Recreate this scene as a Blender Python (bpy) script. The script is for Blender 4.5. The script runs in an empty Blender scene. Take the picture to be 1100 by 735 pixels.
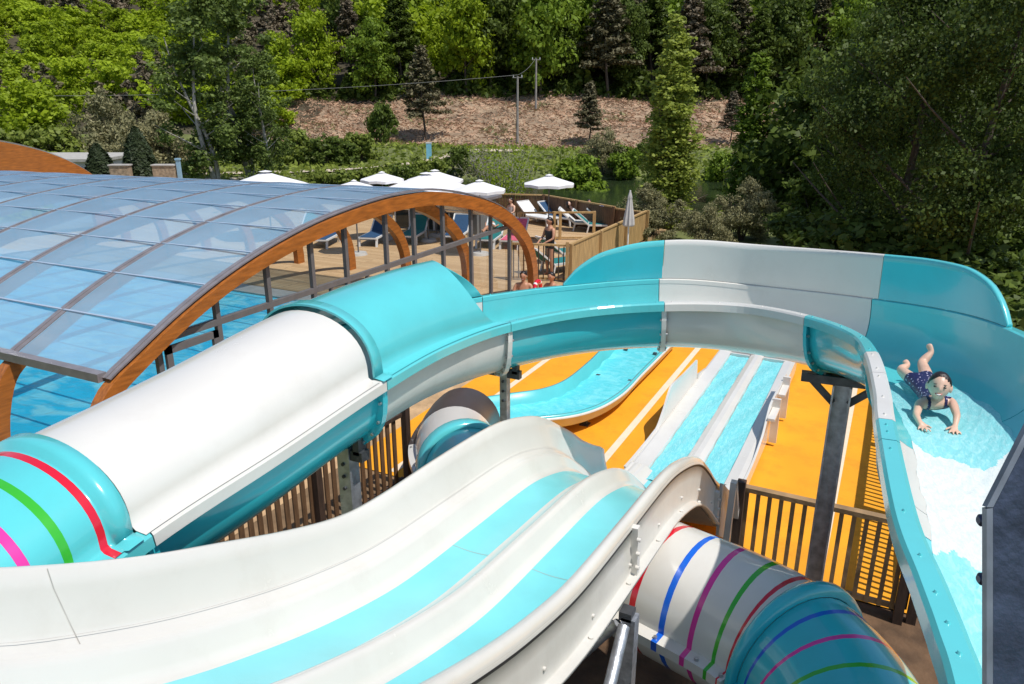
import bpy, bmesh, math, random
import numpy as np
from mathutils import Vector, Matrix
from math import sin, cos, tan, pi, radians, sqrt, atan2

random.seed(7)
rng = np.random.default_rng(7)
scene = bpy.context.scene
COL = scene.collection

# ------------------------------------------------------------------ site grid
# +Y runs along the slide lanes, camera 5 m above the ground on the start tower.
PITCH, YAW, FOC, EYE = radians(18.4), radians(27), 800.0, 5.0


def ray(x, y):
    r = (x - 550) / FOC
    v = (y - 367.5) / FOC
    fw = cos(PITCH) - v * sin(PITCH)
    dn = sin(PITCH) + v * cos(PITCH)
    return (r * cos(YAW) - fw * sin(YAW), r * sin(YAW) + fw * cos(YAW), -dn)


def at(x, y, z=None, X=None, Y=None, d=None):
    """measured photo position -> site position, given one known coordinate"""
    R = ray(x, y)
    t = (z - EYE) / R[2] if z is not None else X / R[0] if X is not None else Y / R[1] if Y is not None else d
    return Vector((R[0] * t, R[1] * t, EYE + R[2] * t))


def FL(f, l):
    """forward / lateral distance from the tower -> grid x, y"""
    return (l * cos(YAW) - f * sin(YAW), l * sin(YAW) + f * cos(YAW))


# ------------------------------------------------------------------ materials
MATS = {}


def nodes_of(name):
    m = bpy.data.materials.new(name)
    m.use_nodes = True
    return m, m.node_tree.nodes, m.node_tree.links, m.node_tree.nodes['Principled BSDF']


def mat(name, col, rough=0.5, var=0.12, scale=6.0, bump=0.0, bscale=40.0, metal=0.0, coat=0.0, spec=0.5, stretch=None, detail=4.0):
    """principled surface with noise driven colour variation and bump"""
    if name in MATS:
        return MATS[name]
    m, n, l, p = nodes_of(name)
    tc = n.new('ShaderNodeTexCoord')
    mp = n.new('ShaderNodeMapping')
    if stretch:
        mp.inputs['Scale'].default_value = stretch
    l.new(tc.outputs['Object'], mp.inputs['Vector'])
    nz = n.new('ShaderNodeTexNoise')
    nz.inputs['Scale'].default_value = scale
    nz.inputs['Detail'].default_value = detail
    l.new(mp.outputs['Vector'], nz.inputs['Vector'])
    rp = n.new('ShaderNodeValToRGB')
    a = [max(0, c * (1 - var)) for c in col]
    b = [min(1, c * (1 + var)) for c in col]
    rp.color_ramp.elements[0].position = 0.3
    rp.color_ramp.elements[1].position = 0.7
    rp.color_ramp.elements[0].color = (*a, 1)
    rp.color_ramp.elements[1].color = (*b, 1)
    l.new(nz.outputs['Fac'], rp.inputs['Fac'])
    if 'gelcoat' in name or 'surfacing' in name or 'lane' in name or 'canvas' in name:
        g1 = n.new('ShaderNodeTexNoise'); g1.inputs['Scale'].default_value = 2.3; g1.inputs['Detail'].default_value = 9; g1.inputs['Roughness'].default_value = .72
        l.new(tc.outputs['Object'], g1.inputs['Vector'])
        r1 = n.new('ShaderNodeValToRGB')
        r1.color_ramp.elements[0].position = .50; r1.color_ramp.elements[1].position = .78
        r1.color_ramp.elements[0].color = (0, 0, 0, 1); r1.color_ramp.elements[1].color = (1, 1, 1, 1)
        l.new(g1.outputs['Fac'], r1.inputs['Fac'])
        k1 = n.new('ShaderNodeMath'); k1.operation = 'MULTIPLY'; k1.inputs[1].default_value = .75 if 'surfacing' in name else .22
        l.new(r1.outputs['Color'], k1.inputs[0])
        m1 = n.new('ShaderNodeMix'); m1.data_type = 'RGBA'
        m1.inputs['B'].default_value = (col[0] * .62 + .03, col[1] * .58 + .02, col[2] * .52 + .01, 1)
        l.new(k1.outputs[0], m1.inputs['Factor']); l.new(rp.outputs['Color'], m1.inputs['A'])
        l.new(m1.outputs['Result'], p.inputs['Base Color'])
        rr = n.new('ShaderNodeMath'); rr.operation = 'MULTIPLY_ADD'; rr.inputs[1].default_value = .3; rr.inputs[2].default_value = rough
        l.new(k1.outputs[0], rr.inputs[0]); l.new(rr.outputs[0], p.inputs['Roughness'])
    else:
        l.new(rp.outputs['Color'], p.inputs['Base Color'])
        p.inputs['Roughness'].default_value = rough
    p.inputs['Metallic'].default_value = metal
    p.inputs['Coat Weight'].default_value = coat
    p.inputs['Coat Roughness'].default_value = 0.06
    p.inputs['Specular IOR Level'].default_value = spec
    if bump:
        nb = n.new('ShaderNodeTexNoise')
        nb.inputs['Scale'].default_value = bscale
        nb.inputs['Detail'].default_value = 5
        l.new(mp.outputs['Vector'], nb.inputs['Vector'])
        bp = n.new('ShaderNodeBump')
        bp.inputs['Strength'].default_value = bump
        bp.inputs['Distance'].default_value = 0.02
        l.new(nb.outputs['Fac'], bp.inputs['Height'])
        l.new(bp.outputs['Normal'], p.inputs['Normal'])
    MATS[name] = m
    return m


def leafmat(name, col, trans=0.3, var=0.35):
    """leaf surface: per-leaf tint from the 'tint' face attribute, some light passes through"""
    if name in MATS:
        return MATS[name]
    m, n, l, p = nodes_of(name)
    at_ = n.new('ShaderNodeAttribute')
    at_.attribute_name = 'tint'
    oi = n.new('ShaderNodeObjectInfo')
    mx = n.new('ShaderNodeMath'); mx.operation = 'MULTIPLY_ADD'
    l.new(oi.outputs['Random'], mx.inputs[0]); mx.inputs[1].default_value = 0.25
    l.new(at_.outputs['Fac'], mx.inputs[2])
    rp = n.new('ShaderNodeValToRGB')
    lo = [c * (1 - var) for c in col]
    hi = [min(1, c * (1 + var)) for c in col]
    hi[0] *= 1.12
    rp.color_ramp.elements[0].color = (*lo, 1)
    rp.color_ramp.elements[1].color = (*hi, 1)
    rp.color_ramp.elements[1].position = 1.15 if False else 1.0
    l.new(mx.outputs[0], rp.inputs['Fac'])
    l.new(rp.outputs['Color'], p.inputs['Base Color'])
    p.inputs['Roughness'].default_value = 0.55
    p.inputs['Specular IOR Level'].default_value = 0.25
    tr = n.new('ShaderNodeBsdfTranslucent')
    l.new(rp.outputs['Color'], tr.inputs['Color'])
    ms = n.new('ShaderNodeMixShader')
    ms.inputs['Fac'].default_value = trans
    l.new(p.outputs['BSDF'], ms.inputs[1])
    l.new(tr.outputs['BSDF'], ms.inputs[2])
    l.new(ms.outputs['Shader'], n['Material Output'].inputs['Surface'])
    MATS[name] = m
    return m


def watermat(name, deep, pale, scale, rough=0.05, bump=0.5, ripple=3.0, contrast=(0.42, 0.62), dist=0.05, stretch=None):
    m, n, l, p = nodes_of(name)
    tc = n.new('ShaderNodeTexCoord')
    mp = n.new('ShaderNodeMapping')
    if stretch:
        mp.inputs['Scale'].default_value = stretch
    l.new(tc.outputs['Object'], mp.inputs['Vector'])
    nz = n.new('ShaderNodeTexNoise')
    nz.inputs['Scale'].default_value = scale
    nz.inputs['Detail'].default_value = 3
    nz.inputs['Distortion'].default_value = 1.2
    l.new(mp.outputs['Vector'], nz.inputs['Vector'])
    rp = n.new('ShaderNodeValToRGB')
    rp.color_ramp.elements[0].position, rp.color_ramp.elements[1].position = contrast
    rp.color_ramp.elements[0].color = (*deep, 1)
    rp.color_ramp.elements[1].color = (*pale, 1)
    l.new(nz.outputs['Fac'], rp.inputs['Fac'])
    l.new(rp.outputs['Color'], p.inputs['Base Color'])
    p.inputs['Roughness'].default_value = rough
    p.inputs['IOR'].default_value = 1.33
    nb = n.new('ShaderNodeTexNoise')
    nb.inputs['Scale'].default_value = scale * ripple
    nb.inputs['Detail'].default_value = 4
    nb.inputs['Distortion'].default_value = 0.6
    l.new(mp.outputs['Vector'], nb.inputs['Vector'])
    bp = n.new('ShaderNodeBump')
    bp.inputs['Strength'].default_value = bump
    bp.inputs['Distance'].default_value = dist
    l.new(nb.outputs['Fac'], bp.inputs['Height'])
    l.new(bp.outputs['Normal'], p.inputs['Normal'])
    MATS[name] = m
    return m


ANISO_ROT = 0.0


def glassmat(name, tint, clear, rough, diffuse=None, dw=0.0, transl=None):
    """pane: partly clear, with mirror gloss and (for polycarbonate) a milky body"""
    m, n, l, p = nodes_of(name)
    n.remove(p)
    t = n.new('ShaderNodeBsdfTransparent'); t.inputs['Color'].default_value = (*tint, 1)
    g = n.new('ShaderNodeBsdfAnisotropic' if diffuse else 'ShaderNodeBsdfGlossy'); g.inputs['Roughness'].default_value = rough
    if diffuse:      # extruded flutes run along the arch
        g.inputs['Anisotropy'].default_value = .95
        g.inputs['Rotation'].default_value = ANISO_ROT
        tg = n.new('ShaderNodeTangent'); tg.direction_type = 'RADIAL'; tg.axis = 'X'
        l.new(tg.outputs[0], g.inputs['Tangent'])
    lw = n.new('ShaderNodeLayerWeight'); lw.inputs['Blend'].default_value = clear
    ms = n.new('ShaderNodeMixShader')
    l.new(lw.outputs['Fresnel'], ms.inputs['Fac'])
    base = t
    if diffuse:
        d = n.new('ShaderNodeBsdfDiffuse'); d.inputs['Color'].default_value = (*diffuse, 1)
        tl = n.new('ShaderNodeBsdfTranslucent'); tl.inputs['Color'].default_value = (*diffuse, 1)
        m0 = n.new('ShaderNodeMixShader'); m0.inputs['Fac'].default_value = 0.4
        l.new(d.outputs[0], m0.inputs[1]); l.new(tl.outputs[0], m0.inputs[2])
        nz = n.new('ShaderNodeTexNoise'); nz.inputs['Scale'].default_value = 1.3
        tc = n.new('ShaderNodeTexCoord'); l.new(tc.outputs['Object'], nz.inputs['Vector'])
        mr = n.new('ShaderNodeMapRange'); mr.inputs['To Min'].default_value = dw * 0.8; mr.inputs['To Max'].default_value = dw * 1.2
        l.new(nz.outputs['Fac'], mr.inputs['Value'])
        m1 = n.new('ShaderNodeMixShader')
        l.new(mr.outputs[0], m1.inputs['Fac'])
        l.new(t.outputs[0], m1.inputs[1]); l.new(m0.outputs[0], m1.inputs[2])
        base = m1
    l.new(base.outputs[0], ms.inputs[1]); l.new(g.outputs[0], ms.inputs[2])
    l.new(ms.outputs[0], n['Material Output'].inputs['Surface'])
    MATS[name] = m
    return m


# gel-coat, wood, metal ...
AQUA = mat('aqua gelcoat', (0.10, 0.535, 0.565), 0.19, 0.06, 1.6, 0.02, 9, coat=0.5)
TEAL = mat('teal gelcoat', (0.035, 0.49, 0.565), 0.19, 0.07, 1.6, 0.02, 9, coat=0.5)
PALEAQUA = mat('pale aqua lane', (0.20, 0.64, 0.68), 0.22, 0.05, 2.5, 0.02, 9, coat=0.3)
WHITE = mat('white gelcoat', (0.66, 0.64, 0.595), 0.24, 0.04, 1.5, 0.02, 9, coat=0.4)
OFFWHITE = mat('weathered white gelcoat', (0.66, 0.635, 0.59), 0.3, 0.05, 5, 0.05, 20)
SHADOWTUBE = mat('dark brown grey gelcoat', (0.055, 0.045, 0.045), 0.35, 0.15, 3)  # flume shadow on the white tube, put into the gelcoat colour
RED = mat('red stripe', (0.62, 0.01, 0.03), 0.2, 0.05, coat=0.4)
GREEN = mat('green stripe', (0.04, 0.42, 0.03), 0.2, 0.05, coat=0.4)
PINK = mat('magenta stripe', (0.70, 0.04, 0.32), 0.2, 0.05, coat=0.4)
BLUE = mat('blue stripe', (0.01, 0.12, 0.62), 0.2, 0.05, coat=0.4)
GALV = mat('galvanised steel', (0.50, 0.52, 0.56), 0.45, 0.3, 14, 0.15, 60, metal=0.75)
DARKSTEEL = mat('weathered dark steel', (0.10, 0.105, 0.115), 0.5, 0.3, 12, 0.15, 50, metal=0.6)
BOLT = mat('bolt steel', (0.5, 0.5, 0.5), 0.35, 0.2, 30, metal=0.8)
GLULAM = mat('orange glulam timber', (0.36, 0.115, 0.018), 0.42, 0.3, 5, 0.12, 30, stretch=(6, .7, 5), coat=0.12, detail=8)
BROWNWOOD = mat('brown fence timber', (0.13, 0.068, 0.032), 0.7, 0.35, 3, 0.3, 25, stretch=(8, 8, 1.2))
DARKWOOD = mat('dark stained timber', (0.055, 0.032, 0.022), 0.65, 0.3, 4, 0.2, 25, stretch=(8, 8, 1.2))
TANWOOD = mat('tan fence timber', (0.44, 0.28, 0.115), 0.7, 0.3, 3, 0.3, 25, stretch=(8, 8, 0.9))
GREYFRAME = mat('grey window frame', (0.13, 0.125, 0.13), 0.4, 0.1, 6)
CAPSTRIP = mat('grey cap strip', (0.26, 0.24, 0.25), 0.4, 0.15, 6, metal=0.3)
YELLOW = mat('yellow play surfacing', (0.82, 0.34, 0.008), 0.72, 0.10, 1.1, 0.35, 150, detail=12)
CREAM = mat('cream line', (0.76, 0.62, 0.46), 0.7, 0.06, 8)
SANDM = mat('sand', (0.46, 0.30, 0.16), 0.95, 0.35, 2.5, 0.9, 14, detail=9)
DIRT = mat('brown dirt', (0.11, 0.062, 0.032), 0.95, 0.45, 3.0, 0.9, 12, detail=9)
DECKM = None
TILE = mat('pale pool coping', (0.42, 0.40, 0.36), 0.6, 0.15, 5)
SAILCLOTH = mat('white parasol canvas', (0.74, 0.73, 0.74), 0.8, 0.05, 3)
WHITEPLASTIC = mat('white plastic', (0.75, 0.75, 0.74), 0.4, 0.04)
NAVY = mat('navy sling fabric', (0.015, 0.06, 0.14), 0.8, 0.15, 30)
TEALCLOTH = mat('teal sling fabric', (0.01, 0.17, 0.17), 0.8, 0.15, 30)
PINKCLOTH = mat('pink towel', (0.7, 0.12, 0.2), 0.9, 0.2, 12)
BLUECLOTH = mat('blue towel', (0.03, 0.12, 0.45), 0.9, 0.3, 12)
GREYCLOTH = mat('grey parasol canvas', (0.50, 0.48, 0.46), 0.85, 0.08)
SKIN = mat('fair skin', (0.66, 0.41, 0.30), 0.42, 0.10, 9)
TANSKIN = mat('tanned skin', (0.50, 0.25, 0.15), 0.5, 0.08, 12)
HAIR = mat('dark hair', (0.018, 0.011, 0.009), 0.38, 0.3, 40, 0.3, 90)
EYEM = mat('dark eye', (0.02, 0.015, 0.012), 0.2, 0.05)
LIP = mat('lip', (0.55, 0.14, 0.13), 0.4, 0.05)
TEETH = mat('teeth', (0.8, 0.78, 0.74), 0.3, 0.03)
BARK = mat('grey brown bark', (0.085, 0.065, 0.05), 0.9, 0.4, 6, 0.6, 20, stretch=(4, 4, 0.8))
PALEBARK = mat('pale bark', (0.36, 0.34, 0.30), 0.85, 0.35, 5, 0.4, 20, stretch=(4, 4, 0.8))
CONCRETE = mat('concrete', (0.42, 0.40, 0.37), 0.9, 0.15, 3)
STONE = mat('stone wall', (0.33, 0.25, 0.17), 0.9, 0.35, 8, 0.6, 12)
BLACKRUB = mat('black rubber', (0.018, 0.018, 0.02), 0.5, 0.2, 20)
POLEWOOD = mat('weathered pole timber', (0.27, 0.25, 0.23), 0.9, 0.2, 4)
KIOSK = mat('grey painted panel', (0.17, 0.18, 0.19), 0.6, 0.1, 3)
DARKGLASS = mat('dark window glass', (0.02, 0.03, 0.035), 0.06, 0.1)

# swimsuit: navy with pale flecks
m_, n_, l_, p_ = nodes_of('navy swimsuit with pale flecks')
tc_ = n_.new('ShaderNodeTexCoord'); vo_ = n_.new('ShaderNodeTexVoronoi'); vo_.inputs['Scale'].default_value = 42
l_.new(tc_.outputs['Object'], vo_.inputs['Vector'])
rp_ = n_.new('ShaderNodeValToRGB'); rp_.color_ramp.interpolation = 'CONSTANT'
rp_.color_ramp.elements[0].color = (0.5, 0.45, 0.6, 1); rp_.color_ramp.elements[1].color = (0.012, 0.012, 0.07, 1)
rp_.color_ramp.elements[1].position = 0.24
l_.new(vo_.outputs['Distance'], rp_.inputs['Fac']); l_.new(rp_.outputs['Color'], p_.inputs['Base Color'])
SWIM = m_

# timber deck boards
m_, n_, l_, p_ = nodes_of('timber deck boards')
tc_ = n_.new('ShaderNodeTexCoord'); br_ = n_.new('ShaderNodeTexBrick')
l_.new(tc_.outputs['Object'], br_.inputs['Vector'])
br_.inputs['Scale'].default_value = 1.0
br_.inputs['Brick Width'].default_value = 3.2
br_.inputs['Row Height'].default_value = 0.14
br_.inputs['Mortar Size'].default_value = 0.006
br_.inputs['Color1'].default_value = (0.54, 0.37, 0.20, 1)
br_.inputs['Color2'].default_value = (0.42, 0.27, 0.135, 1)
br_.inputs['Mortar'].default_value = (0.07, 0.04, 0.02, 1)
l_.new(br_.outputs['Color'], p_.inputs['Base Color'])
p_.inputs['Roughness'].default_value = 0.75
DECKM = m_

POOLW = watermat('pool water', (0.035, 0.62, 0.90), (0.26, 0.84, 0.97), 1.1, 0.05, 0.45, 3, stretch=(1, 1.6, 1), dist=0.06)
LANEW = watermat('rushing lane water', (0.17, 0.60, 0.645), (0.34, 0.74, 0.765), 20, 0.08, 0.55, 2.5, (0.42, 0.78), 0.010, (1.8, 0.35, 1))
RUNW = watermat('run-out water', (0.10, 0.58, 0.64), (0.20, 0.68, 0.73), 4.0, 0.08, 0.7, 3.5, (0.40, 0.72), 0.02)
FILMW = watermat('thin water film', (0.24, 0.61, 0.65), (0.42, 0.73, 0.755), 24, 0.08, 0.5, 2.5, (0.44, 0.80), 0.008, (1.5, 0.5, 1))
FOAMW = watermat('white foaming water film', (0.60, 0.665, 0.66), (0.72, 0.735, 0.72), 28, 0.10, 0.4, 2.5, (0.36, 0.7), 0.008, (1.5, 0.5, 1))
PONDW = watermat('pond water', (0.018, 0.03, 0.012), (0.03, 0.045, 0.018), 0.3, 0.12, 0.12, 6, (0.3, 0.7), 0.05)
ROOFPC = glassmat('blue polycarbonate', (0.84, 0.94, 1.0), 0.27, 0.30, (0.45, 0.70, 0.90), 0.60)
PANE = glassmat('clear window glass', (0.93, 0.95, 0.95), 0.09, 0.02)

# ------------------------------------------------------------------ mesh building


class MB:
    """collects vertices and faces; build() links them as ONE mesh object"""

    def __init__(self):
        self.v, self.f, self.m, self.s = [], [], [], []

    def add(self, vs, fs, mi=0, smooth=False):
        o = len(self.v)
        self.v += [tuple(p) for p in vs]
        self.f += [tuple(i + o for i in q) for q in fs]
        if isinstance(mi, int):
            self.m += [mi] * len(fs)
        else:
            self.m += list(mi)
        self.s += [smooth] * len(fs)
        return self

    def hexa(self, p, mi=0):
        return self.add(p, [(0, 3, 2, 1), (4, 5, 6, 7), (0, 1, 5, 4), (1, 2, 6, 5), (2, 3, 7, 6), (3, 0, 4, 7)], mi)

    def box(self, c, s, mi=0, rz=0.0):
        x, y, z = [k / 2 for k in s]
        ps = []
        for dz in (-z, z):
            for dx, dy in ((-x, -y), (x, -y), (x, y), (-x, y)):
                ps.append((c[0] + dx * cos(rz) - dy * sin(rz), c[1] + dx * sin(rz) + dy * cos(rz), c[2] + dz))
        return self.hexa(ps, mi)

    def bar(self, a, b, w, h, mi=0, up=(0, 0, 1)):
        a, b = Vector(a), Vector(b)
        t = (b - a).normalized()
        u = Vector(up)
        if abs(t.dot(u)) > 0.98:
            u = Vector((0, 1, 0))
        s = t.cross(u).normalized() * (w / 2)
        n = s.cross(t).normalized() * (h / 2)
        return self.hexa([a - s - n, a + s - n, b + s - n, b - s - n, a - s + n, a + s + n, b + s + n, b - s + n], mi)

    def tube(self, pts, rads, n=8, mi=0, cap=True, smooth=True):
        pts = [Vector(p) for p in pts]
        if not hasattr(rads, '__len__'):
            rads = [rads] * len(pts)
        rings = []
        u = None
        for i, p in enumerate(pts):
            t = (pts[min(i + 1, len(pts) - 1)] - pts[max(i - 1, 0)]).normalized()
            if u is None:
                u = t.cross(Vector((0.3, 0.2, 1))) if abs(t.z) < 0.95 else t.cross(Vector((1, 0, 0)))
            u = (u - t * u.dot(t)).normalized()
            w = t.cross(u)
            rings.append([p + (u * cos(2 * pi * k / n) + w * sin(2 * pi * k / n)) * rads[i] for k in range(n)])
        vs = [q for r in rings for q in r]
        fs = []
        for i in range(len(rings) - 1):
            for k in range(n):
                k2 = (k + 1) % n
                fs.append((i * n + k, i * n + k2, (i + 1) * n + k2, (i + 1) * n + k))
        self.add(vs, fs, mi, smooth)
        if cap:
            self.add(rings[0], [tuple(range(n))[::-1]], mi)
            self.add(rings[-1], [tuple(range(n))], mi)
        return self

    def grid(self, rows, mi=0, smooth=True, flip=False, close=False):
        """rows: list of equally long point lists; mi may be f(i,j)"""
        n = len(rows[0])
        vs = [p for r in rows for p in r]
        fs, ms = [], []
        for i in range(len(rows) - 1):
            for j in range(n if close else n - 1):
                j2 = (j + 1) % n
                q = (i * n + j, i * n + j2, (i + 1) * n + j2, (i + 1) * n + j)
                fs.append(q[::-1] if flip else q)
                ms.append(mi if isinstance(mi, int) else mi(i, j))
        return self.add(vs, fs, ms, smooth)

    def shell(self, A, B, mi=0, mb=None):
        """solid between two sheets of points"""
        mb = mi if mb is None else mb
        self.grid(A, mi)
        self.grid(B, mb, flip=True)
        for k in (0, -1):
            self.grid([A[k], B[k]], mi if isinstance(mi, int) else 0, False, flip=(k == 0))
            self.grid([[r[k] for r in A], [r[k] for r in B]], mi if isinstance(mi, int) else 0, False, flip=(k == -1))
        return self

    def build(self, name, mats, parent=None):
        me = bpy.data.meshes.new(name)
        o = Vector((0, 0, 0))
        q = parent
        while q is not None:
            o += q.location
            q = q.parent
        me.from_pydata([(p[0] - o.x, p[1] - o.y, p[2] - o.z) for p in self.v], [], self.f)
        for m in (mats if isinstance(mats, (list, tuple)) else [mats]):
            me.materials.append(m)
        me.polygons.foreach_set('material_index', self.m)
        me.polygons.foreach_set('use_smooth', self.s)
        me.update()
        ob = bpy.data.objects.new(name, me)
        COL.objects.link(ob)
        if parent is not None:
            ob.parent = parent
        return ob


def np_mesh(name, V, Fq, mats, midx=None, tint=None, parent=None, smooth=False):
    """quad mesh from numpy arrays"""
    me = bpy.data.meshes.new(name)
    nv, nf = len(V), len(Fq)
    me.vertices.add(nv); me.loops.add(nf * 4); me.polygons.add(nf)
    me.vertices.foreach_set('co', np.ascontiguousarray(V, dtype=np.float32).ravel())
    me.loops.foreach_set('vertex_index', np.ascontiguousarray(Fq, dtype=np.int32).ravel())
    me.polygons.foreach_set('loop_start', np.arange(nf, dtype=np.int32) * 4)
    for m in mats:
        me.materials.append(m)
    if midx is not None:
        me.polygons.foreach_set('material_index', midx.astype(np.int32))
    if smooth:
        me.polygons.foreach_set('use_smooth', np.ones(nf, dtype=bool))
    me.update(calc_edges=True)
    if tint is not None:
        a = me.attributes.new('tint', 'FLOAT', 'FACE')
        a.data.foreach_set('value', tint.astype(np.float32))
    ob = bpy.data.objects.new(name, me)
    COL.objects.link(ob)
    if parent is not None:
        ob.parent = parent
    return ob


def tag(o, label=None, cat=None, group=None, kind=None):
    if label: o['label'] = label
    if cat: o['category'] = cat
    if group: o['group'] = group
    if kind: o['kind'] = kind
    return o


def thing(name, loc, label, cat, group=None, rz=0.0):
    o = bpy.data.objects.new(name, None)
    COL.objects.link(o)
    o.location = loc
    o.rotation_euler = (0, 0, rz)
    return tag(o, label, cat, group)


def struct(o):
    o['kind'] = 'structure'
    return o


def copy_tree(o, parent=None):
    c = o.copy()
    COL.objects.link(c)
    if parent is not None:
        c.parent = parent
    for ch in [x for x in bpy.data.objects if x.parent == o]:
        copy_tree(ch, c)
    return c


def crom(P, s):
    """Catmull-Rom through the rows of P at float index s"""
    P = np.asarray(P, dtype=float)
    n = len(P)
    s = min(max(s, 0.0), n - 1.0)
    i = min(int(s), n - 2)
    t = s - i
    p1, p2 = P[i], P[i + 1]
    p0 = P[i - 1] if i > 0 else 2 * p1 - p2
    p3 = P[i + 2] if i + 2 < n else 2 * p2 - p1
    return 0.5 * ((2 * p1) + (-p0 + p2) * t + (2 * p0 - 5 * p1 + 4 * p2 - p3) * t * t + (-p0 + 3 * p1 - 3 * p2 + p3) * t ** 3)


def frange(a, b, step):
    n = max(1, int(round((b - a) / step)))
    return [a + (b - a) * k / n for k in range(n + 1)]


def lerp_tab(tab, x):
    """smooth piecewise interpolation of (x, value) rows"""
    xs = [r[0] for r in tab]; ys = [r[1] for r in tab]
    if x <= xs[0]: return ys[0]
    if x >= xs[-1]: return ys[-1]
    i = max(k for k in range(len(xs) - 1) if xs[k] <= x)
    t = (x - xs[i]) / (xs[i + 1] - xs[i])

    def slope(k):
        if k == 0: return (ys[1] - ys[0]) / (xs[1] - xs[0])
        if k == len(xs) - 1: return (ys[-1] - ys[-2]) / (xs[-1] - xs[-2])
        d0 = (ys[k] - ys[k - 1]) / (xs[k] - xs[k - 1]); d1 = (ys[k + 1] - ys[k]) / (xs[k + 1] - xs[k])
        if d0 * d1 <= 0: return 0.0
        return 2 * d0 * d1 / (d0 + d1)
    h = xs[i + 1] - xs[i]
    m0, m1 = slope(i) * h, slope(i + 1) * h
    return (2 * t ** 3 - 3 * t * t + 1) * ys[i] + (t ** 3 - 2 * t * t + t) * m0 + (-2 * t ** 3 + 3 * t * t) * ys[i + 1] + (t ** 3 - t * t) * m1
# ================================================================== SLIDES
# ------------------------------------------------------------------ 1. U-shaped flume with a covered tube end
NR = [(-2.86, -0.6, 2.95), (-2.76, 0.9, 3.03), (-2.79, 1.82, 3.15), (-2.76, 2.6, 3.22), (-2.74, 3.5, 3.3), (-2.744, 4.284, 3.297), (-2.615, 5.072, 3.268), (-2.246, 5.843, 3.24), (-1.62, 6.232, 3.272), (-1.015, 6.361, 3.294), (-0.464, 6.024, 3.354), (-0.102, 5.467, 3.429), (0.04, 4.89, 3.48), (0.12, 4.19, 3.5), (0.15, 3.7, 3.52), (0.23, 2.75, 3.56), (0.3, 2.27, 3.6), (0.34, 2.0, 3.62), (0.37, 1.7, 3.65), (0.42, 0.8, 3.72), (0.45, -0.6, 3.85)]
FR = [(-3.78, -0.6, 2.95), (-3.74, 0.9, 3.03), (-3.71, 1.82, 3.15), (-3.68, 2.6, 3.22), (-3.66, 3.5, 3.3), (-3.621, 4.692, 3.276), (-3.276, 5.827, 3.204), (-2.808, 6.642, 3.175), (-1.933, 7.236, 3.218), (-1.08, 7.409, 3.207), (-0.053, 7.026, 3.291), (0.632, 6.324, 3.409), (0.98, 5.3, 3.5), (1.12, 4.3, 3.5), (1.15, 3.75, 3.52), (1.22, 2.8, 3.56), (1.28, 2.3, 3.6), (1.33, 2.0, 3.62), (1.37, 1.7, 3.65), (1.42, 0.8, 3.72), (1.45, -0.6, 3.85)]
DEPTH = 0.5


def fr(s):
    N, F = Vector(crom(NR, s)), Vector(crom(FR, s))
    a = (F - N)
    w = a.length
    a.normalize()
    # up = normal to the rim-to-rim line and the run
    t = Vector(crom(NR, s + 0.03)) - Vector(crom(NR, s - 0.03)) + Vector(crom(FR, s + 0.03)) - Vector(crom(FR, s - 0.03))
    up = a.cross(t.normalized()).normalized()
    if up.z < 0: up = -up
    return N, F, a, up, w


def prof(s, off=0.0, m=26, flat=0.62):
    """channel curve from near rim to far rim; off pushes it outward"""
    N, F, a, up, w = fr(s)
    c = (N + F) / 2
    out = []
    for k in range(m + 1):
        ph = pi - pi * k / m
        x = cos(ph) * (w / 2 + off)
        z = -(abs(sin(ph)) ** flat) * (DEPTH + off)
        out.append(c + a * x + up * z)
    return out


def rim(s, near=True):
    """rolled lip: closed loop of 6 points hung on the rim"""
    N, F, a, up, w = fr(s)
    p, d = (N, -a) if near else (F, a)
    return [p + d * x + up * z for x, z in ((-.004, -.03), (-.004, .008), (.012, .016), (.070, .014), (.082, .0), (.082, -.06), (.070, -.06), (.066, -.006), (.02, -.01), (.016, -.03))]


def cover(s, r=0.0, m=22, hgt=0.375, pw=.8):
    N, F, a, up, w = fr(s)
    c = (N + F) / 2
    up = Vector((0, 0, 1))
    hgt -= .055 * (1 - max(0, min(1, (s - 2.4) / 1.6)))
    pts = [N - a * (.075 + r * .5) + up * .02, N - a * .01 + up * (.022 + r * .3)]
    for k in range(m + 1):
        ph = pi - pi * k / m
        pts.append(c + a * (cos(ph) * (w / 2 - .012 + r)) + up * (.035 + sin(ph) ** pw * (hgt + r)))
    pts += [F + a * .01 + up * (.022 + r * .3), F + a * (.075 + r * .5) + up * .02]
    return pts


flume = thing('flume_water_slide', (-1.2, 4.5, 0), 'open U shaped aqua and white water slide flume ending in a covered white tube', 'water slide')


def channel(s0, s1, inner, outer, rimm, label=None):
    b = MB()
    ss = frange(s0 + .004, s1 - .004, 0.1)
    A = [prof(s) for s in ss]
    B = [prof(s, .018) for s in ss]
    b.grid(A, 0, True)
    b.grid(B, 1, True, flip=True)
    for k in (0, -1):
        b.grid([A[k], B[k]], 1, False)
    for near in (True, False):
        R = [rim(s, near) for s in ss]
        b.grid(R, 2, False, close=True, flip=near)
        b.add(R[0], [tuple(range(len(R[0])))], 2)
        b.add(R[-1], [tuple(range(len(R[0])))], 2)
        for s in frange(s0 + .1, s1 - .1, .62):
            q = rim(s, near)
            c = (q[2] + q[3]) / 2
            b.tube([c, c + fr(s)[3] * .008], [.0075, .005], 6, 2)
    o = b.build('channel_section', [inner, outer, rimm], flume)
    if label: o['label'] = label
    return o


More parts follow.
